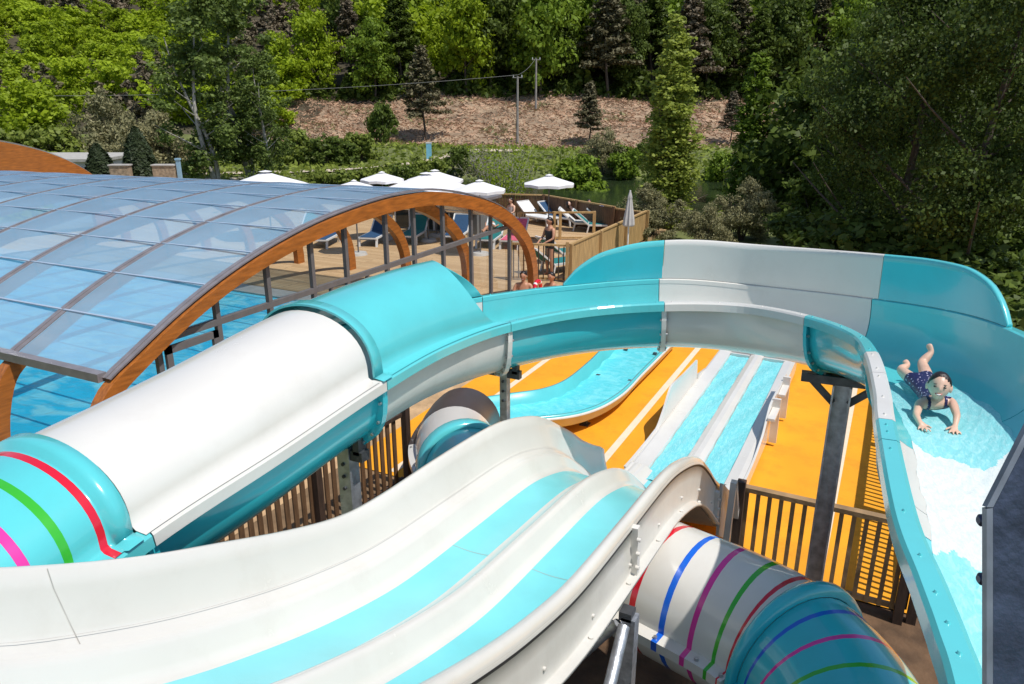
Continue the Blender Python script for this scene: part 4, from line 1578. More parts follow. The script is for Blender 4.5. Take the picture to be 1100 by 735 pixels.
def proto(kind):
    """(height, crown mesh, trunk mesh) - unit prototypes shared by all trees of a kind"""
    if kind in PROTO: return PROTO[kind]
    g = np.random.default_rng(abs(hash(kind)) % 1000 if False else sum(map(ord, kind)))
    base, _, var = kind.partition('_')
    if base in ('broad',):
        leaf = var.rstrip('0123456789') or 'mid'
        h, w = 11.0, 8.5
        V = cloud(crown_lobes(h, w, 1.6, 26, g), 7500, .34, .5, g)
        tr = trunk_mesh(h * .85, .2, g)
        r = (h, make_mesh('crown', V, LEAFS[leaf], g), trunk_data(tr, BARK))
    elif base == 'pine':
        h = 12.0
        C, N = [], []
        b = trunk_mesh(h, .17, g, 0)
        for i in range(46):
            t = .28 + .72 * (i / 46) ** .9
            a = i * 2.39996 + g.uniform(-.3, .3)
            L = (1.05 - t) * 4.2 * g.uniform(.6, 1.15) + .35
            z0 = h * t * .95
            k = int(60 + 45 * L)
            s = g.random(k) ** .7
            side = g.normal(0, .22 + .16 * L * .5, (k, 1)) * s[:, None]
            p = np.stack([cos(a) * L * s, sin(a) * L * s, z0 + .10 * L * s - .05 * L * s * s + g.normal(0, .14, k)], 1)
            p += side * np.array([-sin(a), cos(a), 0])
            C.append(p); N.append(np.tile([cos(a) * .3, sin(a) * .3, .7], (k, 1)))
            b.tube([(0, 0, z0), (cos(a) * L * .9, sin(a) * L * .9, z0 + .06 * L)], [.04, .012], 5, 0, False)
        V = leaves(np.concatenate(C), np.concatenate(N), .26, 1.9, .55, 0, g)
        r = (h, make_mesh('crown', V, LEAFS['brown' if var == 'brown' else 'pine' if var != 'dark' else 'dark'], g), trunk_data(b, BARK))
    elif base == 'poplar':
        h = 11.0
        L = []
        for i in range(60):
            t = i / 60
            a = i * 2.4; rr = .75 * sin(pi * min(1, .12 + .86 * t)) ** .7 * g.uniform(.3, 1.0)
            s = (.55 * (1 - .6 * t) + .12) * g.uniform(.8, 1.2)
            L.append(((cos(a) * rr, sin(a) * rr, .8 + t * (h - 1.0)), (s * .75, s * .75, s * 1.5)))
        V = cloud(L, 26000, .115, .3, g, 1.25)
        b = trunk_mesh(h, .16, g, 14, .1, .10)
        r = (h, make_mesh('crown', V, LEAFS['poplar' if var != 'dark' else 'mid'], g), trunk_data(b, BARK))
    elif base == 'aspen':
        h = 12.0
        L = []
        for i in range(40):
            t = g.random(); a = g.uniform(0, 2 * pi)
            rr = 2.3 * sin(pi * (.1 + .85 * t)) ** .6 * g.uniform(.1, 1)
            s = g.uniform(.45, .95)
            L.append(((cos(a) * rr, sin(a) * rr, 1.6 + t * (h - 1.9)), (s, s, s * .9)))
        V = cloud(L, 11500, .16, .25, g, 1.3)
        b = MB()
        for k in range(2):
            trunk_mesh(h * (1 - .15 * k), .15, g, 7, .25, .2, .02 + .10 * k, b)
        r = (h, make_mesh('crown', V, LEAFS['aspen'], g), trunk_data(b, PALEBARK))
    elif base == 'bush':
        leaf = var.rstrip('0123456789') or 'bank'
        h, w = 3.0, 4.2
        L = []
        for i in range(20):
            a = g.uniform(0, 2 * pi); t = g.random(); rr = w / 2 * g.uniform(.1, .8) * (1 - .35 * t)
            s = g.uniform(.45, .8)
            L.append(((cos(a) * rr, sin(a) * rr, .4 + 1.9 * t * (1 - (rr / w) ** 2)), (s, s, s * .85)))
        V = cloud(L, 5200, .17, .35, g)
        b = MB()
        for k in range(7):
            a = k * .9
            b.tube([(0, 0, -.3), (.35 * cos(a), .35 * sin(a), .9), (.8 * cos(a), .8 * sin(a), 1.9)], [.05, .035, .012], 5, 0, False)
        r = (h, make_mesh('crown', V, LEAFS[leaf], g), trunk_data(b, BARK))
    elif base == 'willow':
        h = 4.6
        L = []
        for i in range(34):
            a = g.uniform(0, 2 * pi); t = g.random(); rr = 2.9 * sqrt(g.random()) * (1 - .30 * t)
            s = g.uniform(.5, .85)
            L.append(((cos(a) * rr, sin(a) * rr, .45 + 3.5 * t * (1 - (rr / 3.6) ** 2)), (s, s, s)))
        V = cloud(L, 15000, .095, .3, g, 2.4, .9, .6)
        b = MB()
        for k in range(9):
            a = k * .7
            b.tube([(0, 0, -.3), (.5 * cos(a), .5 * sin(a), 1.4), (1.2 * cos(a), 1.2 * sin(a), 3.0)], [.06, .04, .012], 5, 0, False)
        r = (h, make_mesh('crown', V, LEAFS['grey'], g), trunk_data(b, BARK))
    elif base == 'twig':
        h = 5.0
        b = MB(); tips = []
        for k in range(34):
            a = k * 2.4; r_ = g.uniform(.5, 2.2); hh = h * g.uniform(.55, 1)
            q = [Vector((0, 0, -.2)), Vector((cos(a) * r_ * .35, sin(a) * r_ * .35, hh * .45)), Vector((cos(a) * r_, sin(a) * r_, hh))]
            b.tube(q, [.035, .022, .006], 5, 0, False)
            for j in range(7):
                p = q[1].lerp(q[2], g.random()); d = Vector(g.normal(0, .45, 3)); d.z = abs(d.z)
                b.tube([p, p + d], [.010, .004], 4, 0, False); tips.append(p + d * g.random())
        P = np.array(tips)[g.integers(0, len(tips), 2600)] + g.normal(0, .22, (2600, 3))
        V = leaves(P, g.normal(0, 1, (2600, 3)), .10, 1.5, .8, 0, g)
        r = (h, make_mesh('crown', V, LEAFS['grey' if var == 'grey' else 'bright'], g), trunk_data(b, PALEBARK))
    elif base == 'cypress':
        h = 4.0
        k = 9000
        t = g.random(k) ** .8; a = g.uniform(0, 2 * pi, k)
        rr = .62 * np.sin(np.pi * np.clip(.22 + .78 * t, 0, 1)) ** .7 * (.75 + .25 * g.random(k) ** .5) * (1 + .08 * np.sin(a * 5 + t * 9))
        P = np.stack([np.cos(a) * rr, np.sin(a) * rr, .1 + t * 3.9], 1)
        V = leaves(P, np.stack([np.cos(a), np.sin(a), a * 0 + .4], 1), .12, 1.8, .4, 1, g)
        b = MB(); b.tube([(0, 0, -.1), (0, 0, 3.4)], [.09, .03], 7, 0)
        r = (h, make_mesh('crown', V, LEAFS['cypress'], g), trunk_data(b, BARK))
    elif base == 'big':
        h, w = 12.5, 9.0
        L = crown_lobes(h, w, 1.4, 62, g, squash=.6)[:-1]
        L = [(c, (r_[0] * .68, r_[1] * .68, r_[2] * .58)) for c, r_ in L]
        V = cloud(L, 36000, .11, .2, g, 1.35, .9)
        b = trunk_mesh(h * .95, .24, g, 13, .15, .42, .04)
        r = (h, make_mesh('crown', V, LEAFS['deep' if var != 'mid' else 'shade'], g), trunk_data(b, BARK))
    PROTO[kind] = r
    return r


def plant(name, kind, f, l, h, label, cat, group=None, wid=1.0, rz=None, dz=0.0):
    hh, cm, tm = proto(kind)
    s = h / hh
    x, y = FL(f, l)
    root = thing(name, (x, y, T(f, l) - .05 + dz), label, cat, group)
    root.rotation_euler = (0, 0, rng.uniform(0, 6.28) if rz is None else rz)
    root.scale = (s * wid, s * wid, s)
    for nm, me in (('crown', cm), ('trunk', tm)):
        o = bpy.data.objects.new(nm, me)
        COL.objects.link(o)
        o.parent = root
    return root


def px_l(px, f, z):
    """lateral offset of a photo column at forward distance f and height z"""
    dep = f * cos(PITCH) + (EYE - z) * sin(PITCH)
    return (px - 550) / FOC * dep


def hgt(py, f):
    """height of a photo row (mid column) at forward distance f"""
    v = (py - 367.5) / FOC
    return EYE - f * tan(PITCH + math.atan(v))


def plant_px(name, kind, px, f, top, label, cat, group=None, wid=1.0, dz=0.0, rz=None):
    zt = hgt(top, f)
    l = px_l(px, f, zt - 1)
    h = zt - T(f, l)
    return plant(name, kind, f, l, h, label, cat, group, wid, rz, dz)


# --- named trees and shrubs of the middle distance -------------------------------------
plant_px('poplar_tree', 'poplar', 725, 29.5, 18, 'tall slender poplar standing alone beyond the deck fence', 'tree', wid=1.65)
plant_px('conifer_tree', 'poplar_dark', 815, 44, 58, 'mid green slender tree right of the poplar in front of the dark pines', 'tree', wid=1.5)
plant_px('aspen_tree', 'aspen_mid', 205, 46, -10, 'left stem group of the tall dark aspens behind the blue roof', 'tree', wid=1.25)
plant_px('aspen_tree', 'aspen', 243, 49, -22, 'tallest pale trunked aspen behind the blue roof', 'tree', wid=1.3)
plant_px('aspen_tree', 'aspen_mid', 275, 47, 55, 'short aspen at the right side of the tall aspen group', 'tree', wid=1.1)
plant_px('willow_bush', 'willow', 118, 57, 92, 'large rounded grey green willow above the two cypresses', 'bush', wid=1.0)
plant_px('willow_bush', 'willow', 165, 53, 112, 'grey willow between the cypresses and the aspens', 'bush', wid=1.0)
plant_px('leafy_tree', 'broad_bright', 22, 58, 78, 'bright green tree at the far left edge above the orange arch', 'tree', wid=1.2)
plant_px('shrub', 'bush_bank', 60, 54, 128, 'olive shrub right of the bright green tree on the left edge', 'bush', wid=1.1)
plant_px('shrub', 'bush_bank1', 5, 52, 132, 'olive shrub at the very left edge of the picture', 'bush', wid=1.2)
plant_px('cypress', 'cypress', 107, 37, 154, 'shorter of the two dark cypresses beside the white wall', 'tree', wid=1.5)
plant_px('cypress', 'cypress', 148, 37, 136, 'taller pointed dark cypress between the stone walls', 'tree', wid=1.25)
plant_px('pine_tree', 'pine', 452, 80, 44, 'lone grey green pine on the cleared slope left of the utility pole', 'tree', wid=1.0)
plant_px('young_pine', 'pine', 634, 79, 84, 'small pine on the cleared slope right of the utility poles', 'tree', wid=1.0)
plant_px('young_pine', 'pine_brown', 788, 78, 95, 'thin brownish pine on the slope right of the poplar', 'tree', wid=.9)
plant_px('evergreen_bush', 'bush_dark', 410, 77, 106, 'dark upright evergreen bush on the cleared slope', 'bush', wid=.62)
plant_px('shrub', 'bush_bank', 322, 66, 134, 'green shrub at the left foot of the cleared slope', 'bush', wid=1.1)
plant_px('shrub', 'bush_dark1', 352, 64, 140, 'dark green shrub second from the left at the foot of the cleared slope', 'bush', wid=1.3)
plant_px('shrub', 'bush_bank1', 385, 66, 138, 'light green shrub just left of the dark evergreen bush', 'bush', wid=1.1)
plant_px('shrub', 'bush_dark', 494, 58, 155, 'round dark green shrub beside the pale path end', 'bush', wid=.9)
plant_px('shrub', 'bush_bank', 455, 54, 163, 'green shrub on the bank above the largest parasol', 'bush', wid=.9)
plant_px('shrub', 'bush_dark1', 428, 52, 168, 'low dark shrub above the steep peaked parasol', 'bush', wid=1.0)
plant_px('shrub', 'bush_bank1', 395, 51, 172, 'low olive shrub above the small parasol', 'bush', wid=1.2)
plant_px('shrub', 'bush_bank', 360, 49, 176, 'low green shrub beside the gravel path', 'bush', wid=1.3)
plant_px('bare_shrub', 'twig', 541, 40, 152, 'half bare yellow green shrub behind the parasol row', 'bush', wid=.9)
plant_px('bare_shrub', 'twig_grey', 525, 47, 158, 'bare grey shrub left of the yellow green shrub', 'bush', wid=1.1)
plant_px('bush', 'bush_mid', 624, 52, 158, 'rounded green bush at the pond edge right of the flat parasol', 'bush', wid=1.0)
plant_px('bush', 'willow', 650, 58, 134, 'tall grey green bush behind the rounded pond bush', 'bush', wid=.85)
plant_px('bush', 'bush_mid1', 672, 57, 148, 'green bush left of the poplar across the pond', 'bush', wid=.8)
plant_px('bush', 'bush_dark', 690, 60, 150, 'dark bush beside the poplar trunk across the pond', 'bush', wid=.8)
plant_px('bush', 'bush_mid', 775, 56, 156, 'round bush across the pond right of the poplar', 'bush', wid=.8)
plant_px('bush', 'willow', 830, 50, 110, 'light green bush leaning over the pond under the slender tree', 'bush', wid=.6)
plant_px('willow_bush', 'willow', 700, 27.5, 194, 'pale willow bush in front of the poplar foot', 'bush', wid=1.1)
plant_px('willow_bush', 'willow', 758, 25.5, 214, 'grey willow bush right of the poplar foot', 'bush', wid=.9)
plant_px('willow_bush', 'willow', 800, 27, 188, 'grey willow bush at the left end of the dark trees', 'bush', wid=1.0)
# --- dark trees on the right -----------------------------------------------------------
plant_px('large_tree', 'big', 1000, 20, -70, 'large dark tree with a bare trunk above the far bend of the flume', 'tree', wid=.95, rz=.4)
plant_px('large_tree', 'big_dark', 1105, 17, -90, 'large dark tree at the right edge of the picture', 'tree', wid=.9, rz=2.1)
plant_px('large_tree', 'big_mid', 950, 25, -10, 'lighter leaved large tree at the left of the dark tree mass', 'tree', wid=.72, rz=4.0)
plant_px('large_tree', 'big', 1060, 27, -60, 'dark tree filling the gap between the two largest trees', 'tree', wid=1.0, rz=5.2)
plant_px('large_tree', 'big_mid', 1000, 31, -30, 'tree standing behind the lighter leaved one', 'tree', wid=1.0, rz=1.2)
plant_px('bush', 'bush_dark', 860, 22, 225, 'dark undergrowth bush behind the white banking wall', 'bush', wid=1.3)
plant_px('bush', 'bush_dark1', 925, 19.5, 205, 'dark undergrowth bush left of the bare trunk', 'bush', wid=1.3)
plant_px('bush', 'bush_dark', 1010, 17, 240, 'dark undergrowth bush at the foot of the bare trunk', 'bush', wid=1.5)
plant_px('bush', 'bush_dark1', 1085, 15.5, 265, 'dark undergrowth bush in the lower right tree shade', 'bush', wid=1.5)
plant_px('bush', 'bush_dark', 880, 30, 180, 'dark bush between the lighter tree and the pond', 'bush', wid=1.2)

for i, (px, f, top, k, h) in enumerate(((900, 40, 60, 'broad_dark', 'tree behind the lighter leaved tree, darkest of the far bank trees'), (945, 44, 40, 'broad_mid', 'mid green tree on the far bank behind the right tree mass'), (1000, 38, 50, 'broad_dark1', 'dark far bank tree behind the bare trunk'),
                                       (1050, 42, 30, 'broad_mid1', 'far bank tree behind the gap of the two largest trees'), (1100, 36, 40, 'broad_dark', 'far bank tree at the right edge of the picture'), (1150, 34, 30, 'broad_dark1', 'far bank tree just entering the picture at the right'))):
    plant_px('bank_tree', k, px, f, top, h, 'tree', wid=1.15)
for px, f, top, k, lab in ((900, 26, 225, 'bush_dark', 'dark shrub behind the grey right part of the banking wall'), (950, 24, 215, 'bush_bank', 'green shrub behind the joint of the banking wall'), (1000, 24, 225, 'bush_dark1', 'dark shrub under the large tree'),
                           (1045, 22, 225, 'bush_bank1', 'green shrub at the rounded end of the banking wall'), (1090, 21, 230, 'bush_dark', 'dark shrub at the right picture edge behind the flume'), (1065, 14, 300, 'bush_dark1', 'low dark shrub close behind the flume at the right edge'), (1110, 12.5, 310, 'bush_dark', 'low shrub nearest to the flume at the right picture edge')):
    plant_px('shrub', k, px, f, top, lab, 'bush', wid=1.6)

# --- first row of the wood along the top of the clearing, each a tree of its own -------------
ROW = [(300, 'broad_bright', 30, 'bright'), (335, 'broad_bright1', 12, 'bright'), (372, 'pine_brown', -5, 'brown'), (398, 'broad_mid', 20, 'mid'), (425, 'pine_dark', -20, 'dark'),
       (470, 'broad_bright', 22, 'bright'), (500, 'broad_bright1', -8, 'bright'), (528, 'broad_dark', -25, 'dark'), (555, 'broad_bright', 5, 'bright'), (583, 'broad_mid1', -30, 'mid'),
       (606, 'broad_dark', 18, 'dark'), (630, 'broad_mid', -15, 'mid'), (655, 'pine', -28, 'pine'), (680, 'broad_dark', 10, 'dark'), (705, 'pine_dark', -28, 'dark'),
       (745, 'pine_brown', -15, 'brown'), (765, 'broad_dark', -5, 'dark'), (795, 'pine', -25, 'pine'), (820, 'pine_dark', 5, 'dark'), (850, 'broad_dark', -10, 'dark'), (885, 'pine', -10, 'pine'), (930, 'broad_mid', -5, 'mid')]
WORDS = {'bright': 'bright spring green broadleaf tree', 'mid': 'mid green broadleaf tree', 'dark': 'dark green tree', 'pine': 'grey green pine', 'brown': 'brownish thin crowned pine'}
WHERE = ['at the left end of the wood edge', 'above the left corner of the cleared slope', 'behind the left part of the cleared slope', 'behind the evergreen bush', 'just left of the lone pine',
         'just right of the lone pine', 'between the lone pine and the utility pole', 'left of the utility pole top', 'straight behind the front utility pole', 'behind the rear utility pole',
         'right of the rear utility pole', 'above the small pine on the slope', 'right of the small pine', 'midway between the small pine and the poplar', 'touching the poplar on its left',
         'touching the poplar on its right', 'right of the poplar at the wood edge', 'above the thin brownish pine', 'behind the slender green tree', 'right of the slender green tree', 'seen through the lighter leaved tree', 'half hidden behind the right tree mass']
for i, (px, kind, top, c) in enumerate(ROW):
    f = 98 + 2.5 * (i % 3)
    plant_px('wood_edge_tree', kind, px, f, top, WORDS[c] + ' ' + WHERE[i], 'tree', 'trees along the upper edge of the clearing', wid=.85 if kind.startswith('broad') else 1.0)

# --- the wooded hillside: too many to count, one mass ------------------------------------
LOW = {}
for kind in ('bright', 'mid', 'dark', 'pine', 'brown'):
    g = np.random.default_rng(len(kind) * 7 + 3)
    LOW[kind] = []
    for k in range(3):
        if kind in ('bright', 'mid', 'dark'):
            V = cloud(crown_lobes(9.0, 8.0, .3, 19, g), 2400, .42, .5, g)
        else:
            L = []
            for i in range(16):
                t = i / 16; a = i * 2.4; rr = 2.6 * (1 - t) * g.uniform(.3, 1)
                s = (1.5 * (1 - t) + .45) * g.uniform(.7, 1.1)
                L.append(((cos(a) * rr, sin(a) * rr, 2.0 + t * 8.5), (s, s, s * .55)))
            V = cloud(L, 1900, .38, .35, g, 1.9)
        LOW[kind].append(V)
KI = ['bright', 'mid', 'dark', 'pine', 'brown']
Vs, Ms, Ts = [], [], []
f = 82.0
while f < 150:
    step = 4.6 + (f - 82) * .02
    l = -.78 * f - 6
    while l < .78 * f:
        ff, ll = f + rng.uniform(-1.8, 1.8), l + rng.uniform(-1.8, 1.8)
        l += step
        left = ll < -25 + 2 * sin(ff)
        if not left and ff < 104: continue
        patch = sin(ff * .11 + ll * .07) + sin(ll * .13 - ff * .05 + 2) + rng.normal(0, .55)
        if left:
            kind = 'bright' if patch > -.55 else ('brown' if rng.random() < .45 else 'pine')
            s = rng.uniform(.42, .72)
        else:
            kind = 'dark' if patch < -.45 else ('pine' if patch < -.05 else ('bright' if rng.random() < .5 else 'mid'))
            s = rng.uniform(.95, 1.35)
            if ll > 14 and kind == 'bright': kind = 'mid' if rng.random() < .5 else 'dark'
        V = LOW[kind][rng.integers(0, 3)]
        a = rng.uniform(0, 2 * pi); ca, sa = cos(a), sin(a)
        x, y = FL(ff, ll)
        W = np.empty_like(V)
        W[:, 0] = (V[:, 0] * ca - V[:, 1] * sa) * s * (1.25 if left else 1) + x
        W[:, 1] = (V[:, 0] * sa + V[:, 1] * ca) * s * (1.25 if left else 1) + y
        W[:, 2] = V[:, 2] * s + T(ff, ll) - .3
        Vs.append(W); Ms.append(np.full(len(V) // 4, KI.index(kind)))
        Ts.append(rng.random() * .55 + rng.random(len(V) // 4) * .45)
    f += step * .92
V = np.concatenate(Vs); Mi = np.concatenate(Ms)
o = np_mesh('hillside_forest', V, quads(V), [LEAFS[k] for k in KI], Mi, np.concatenate(Ts))
tag(o, kind='stuff')

# green tufts coming up through the dead brush
n = 5200
f_ = rng.uniform(75, 98, n); l_ = rng.uniform(-27, 38, n)
keep = (np.sin(f_ * .55 + l_ * .3) + np.sin(l_ * .62 - f_ * .2) + rng.normal(0, .5, n)) > .9
f_, l_ = f_[keep], l_[keep]; n = len(f_)
C = np.array([(*FL(a, c), T(a, c) + .12) for a, c in zip(f_, l_)])
V = leaves(C, np.tile([0, 0, .5], (n, 1)), .38, 1.8, .9)
o = np_mesh('slope_weeds', V, quads(V), [LEAFS['grey']], tint=rng.random(n))
tag(o, kind='stuff')

# shady undergrowth filling the foot of the wood --------------------------------------------
n = 15000
f_ = rng.uniform(97.5, 103, n); l_ = rng.uniform(-30, 75, n)
C = np.array([(*FL(a, c), T(a, c)) for a, c in zip(f_, l_)])
C[:, 2] += rng.random(n) * (1.6 + 1.3 * np.sin(l_ * .9) + .8 * np.sin(l_ * 2.3))
V = leaves(C, np.tile([0, 0, .4], (n, 1)), .55, 1.5, .9)
o = np_mesh('undergrowth', V, quads(V), [LEAFS['dark']], tint=rng.random(n) * .6)
tag(o, kind='stuff')

# ground cover on the banks -------------------------------------------------------------
n = 16000
C = np.zeros((n, 3))
for i in range(n):
    while True:
        f = rng.uniform(31, 78); l = rng.uniform(-.72 * f, .5 * f)
        if T(f, l) > -1.0 and not (f < 33 and l < 4): break
    x, y = FL(f, l)
    C[i] = (x, y, T(f, l) + rng.random() ** 2 * .35)
V = leaves(C, np.tile([0, 0, .6], (n, 1)), .26, 2.0, .9)
o = np_mesh('bank_grass', V, quads(V), [LEAFS['bank']], tint=rng.random(n))
tag(o, kind='stuff')

# ------------------------------------------------------------------ utility poles and wires
def pole(px, f, top, label):
    zt = hgt(top, f); l = px_l(px, f, zt)
    x, y = FL(f, l); zb = T(f, l)
    r = thing('utility_pole', (x, y, zb), label, 'utility pole')
    b = MB(); b.tube([(x, y, zb - .3), (x, y, zt)], [.15, .10], 8, 0); b.build('shaft', [POLEWOOD], r)
    ux, uy = cos(YAW), sin(YAW)
    b = MB(); b.bar((x - ux * .5, y - uy * .5, zt - .12), (x + ux * .5, y + uy * .5, zt - .12), .08, .08, 0); b.build('crossarm', [POLEWOOD], r)
    b = MB()
    for s in (-.42, .42): b.tube([(x + ux * s, y + uy * s, zt - .1), (x + ux * s, y + uy * s, zt + .12)], .045, 6, 0)
    b.build('insulator', [WHITEPLASTIC], r)
    return Vector((x, y, zt + .12))


q1 = pole(556, 79, 82, 'front utility pole on the cleared slope')
q2 = pole(576, 91, 63, 'rear utility pole nearer the wood edge')


def wire(p, q, sag, label, r=.018):
    b = MB()
    b.tube([p.lerp(q, t) - Vector((0, 0, sag * 4 * t * (1 - t))) for t in frange(0, 1, .05)], r, 4, 0)
    return tag(b.build('power_line', [mat('dull cable', (.22, .22, .21), .6)]), label, 'wire')


xl, yl_ = FL(72, -60)
wire(q1, Vector((xl, yl_, 5.1)), .9, 'power line running left from the front utility pole in front of the wooded hill')
wire(q1, q2, .3, 'short power line between the two utility poles')

# ------------------------------------------------------------------ low buildings and walls beyond the roof at left
def placed_box(name, px0, px1, py_top, f, depth, hb, m, label, cat):
    z = hgt(py_top, f)
    l0, l1 = px_l(px0, f, z), px_l(px1, f, z)
    lc = (l0 + l1) / 2
    x, y = FL(f, lc)
    zb = T(f, lc) - .1
    return x, y, zb, z, abs(l1 - l0)


x, y, zb, zt, w = placed_box('', 40, 96, 170, 40, 4, 2, WHITEPLASTIC, '', '')
wb = thing('white_building', (x, y, zb), 'long low white building at the far left behind the cypresses', 'building')
b = MB(); b.box((x, y, (zb + zt) / 2), (w + 3, 4, zt - zb), 0, YAW); b.build('wall', [mat('white render', (.7, .68, .66), .9, .05)], wb)
b = MB(); b.box((x, y, zt + .06), (w + 3.4, 4.5, .14), 0, YAW); b.build('roof', [TILE], wb)
b = MB()
for k in (-1.4, .2, 1.6):
    ox, oy = cos(YAW) * k + sin(YAW) * 2.01, sin(YAW) * k - cos(YAW) * 2.01
    b.box((x + ox, y + oy, zt - .45), (.9, .04, .4), 0, YAW)
b.build('window', [mat('blue tinted window', (.12, .18, .35), .2, .1)], wb)
for px0, px1, lab in ((119, 139, 'short stone wall between the two cypresses'), (165, 188, 'short stone wall right of the taller cypress')):
    x, y, zb, zt, w = placed_box('', px0, px1, 178, 36, 1, 1, STONE, '', '')
    b = MB(); b.box((x, y, (zb + zt) / 2), (w, .4, zt - zb), 0, YAW)
    b.box((x, y, zt + .03), (w + .08, .48, .06), 1, YAW)
    tag(b.build('stone_wall', [STONE, CONCRETE]), lab, 'wall')
x, y, zb, zt, w = placed_box('', 189, 193, 172, 36, 1, 1, STONE, '', '')
b = MB(); b.box((x, y, (zb + zt) / 2), (.16, .16, zt - zb), 0, YAW); b.box((x, y, zt + .04), (.22, .22, .08), 0, YAW)
tag(b.build('bollard', [mat('pale blue post', (.25, .42, .55), .6, .1)]), 'pale blue post right of the stone walls', 'post')
x, y, zb, zt, w = placed_box('', 263, 266, 130, 52, 1, 1, STONE, '', '')
lp = thing('street_lamp', (x, y, zb), 'thin grey lamp post in front of the aspens', 'lamp post')
b = MB(); b.tube([(x, y, zb), (x, y, zt)], [.07, .045], 8, 0); b.build('shaft', [GALV], lp)
b = MB(); b.tube([(x, y, zt - .03), (x + .35, y - .2, zt + .12), (x + .8, y - .4, zt + .12)], [.04, .05, .08], 8, 0); b.build('lamp_head', [GALV], lp)
x, y, zb, zt, w = placed_box('', 458, 463, 155, 66, 1, 1, STONE, '', '')
sg = thing('path_sign', (x, y, zb), 'small pale blue sign panel beside the far path', 'sign')
b = MB(); b.box((x, y, zb + .75), (.45, .06, 1.5), 0, YAW); b.build('panel', [mat('pale blue panel', (.2, .5, .65), .5, .1)], sg)
b = MB(); b.box((x, y, zb + 1.56), (.52, .10, .10), 0, YAW); b.build('cap', [WHITEPLASTIC], sg)
# ================================================================== PEOPLE
def skin_body(J, E_, voxel=.02, sub=2):
    """J: name -> (point, radius); E_: edges by name. Grown with Skin, fused with a voxel remesh."""
    names = list(J)
    me = bpy.data.meshes.new('body')
    me.from_pydata([tuple(J[n][0]) for n in names], [(names.index(a), names.index(b)) for a, b in E_], [])
    ob = bpy.data.objects.new('body', me)
    COL.objects.link(ob)
    ob.modifiers.new('Skin', 'SKIN').use_smooth_shade = True
    if not me.skin_vertices:
        bm = bmesh.new(); bm.from_mesh(me); bm.verts.layers.skin.verify(); bm.to_mesh(me); bm.free()
    for i, n in enumerate(names):
        sv = me.skin_vertices[0].data[i]
        r = J[n][1]
        sv.radius = (r, r) if not hasattr(r, '__len__') else r
        sv.use_root = (n == 'pelvis')
    s = ob.modifiers.new('Sub', 'SUBSURF'); s.levels = sub; s.render_levels = sub
    return ob


def bake(ob, voxel, smooth=2):
    dg = bpy.context.evaluated_depsgraph_get()
    me = bpy.data.meshes.new_from_object(ob.evaluated_get(dg))
    return me


def head_points(c, fwd, up, h=.21, w=.155, nu=20, nv=16):
    """an egg-shaped head with brow, cheeks, nose and chin; returns bmesh-ready grid"""
    fwd = fwd.normalized(); side = fwd.cross(up).normalized(); up = side.cross(fwd).normalized()
    b = []
    for i in range(nv + 1):
        th = pi * i / nv
        row = []
        for j in range(nu):
            ph = 2 * pi * j / nu
            x = sin(th) * cos(ph); y = sin(th) * sin(ph); z = cos(th)
            jaw = 1 - .26 * max(0, -z) ** 1.5
            f = x * w * .60 * (1.0 + .04 * (x > 0)) * (1 - .10 * max(0, -z) * (x < 0))
            s = y * w * .5 * jaw
            if x > .55 and abs(y) < .28:
                nose = max(0, 1 - abs(z + .12) / .24) * (1 - abs(y) / .28)
                f += .020 * h / .21 * nose
            if x > .4 and abs(z + .62) < .2 and abs(y) < .3: f += .006
            row.append(c + fwd * f + side * s + up * (z * h * .5))
        b.append(row)
    return b, fwd, side, up


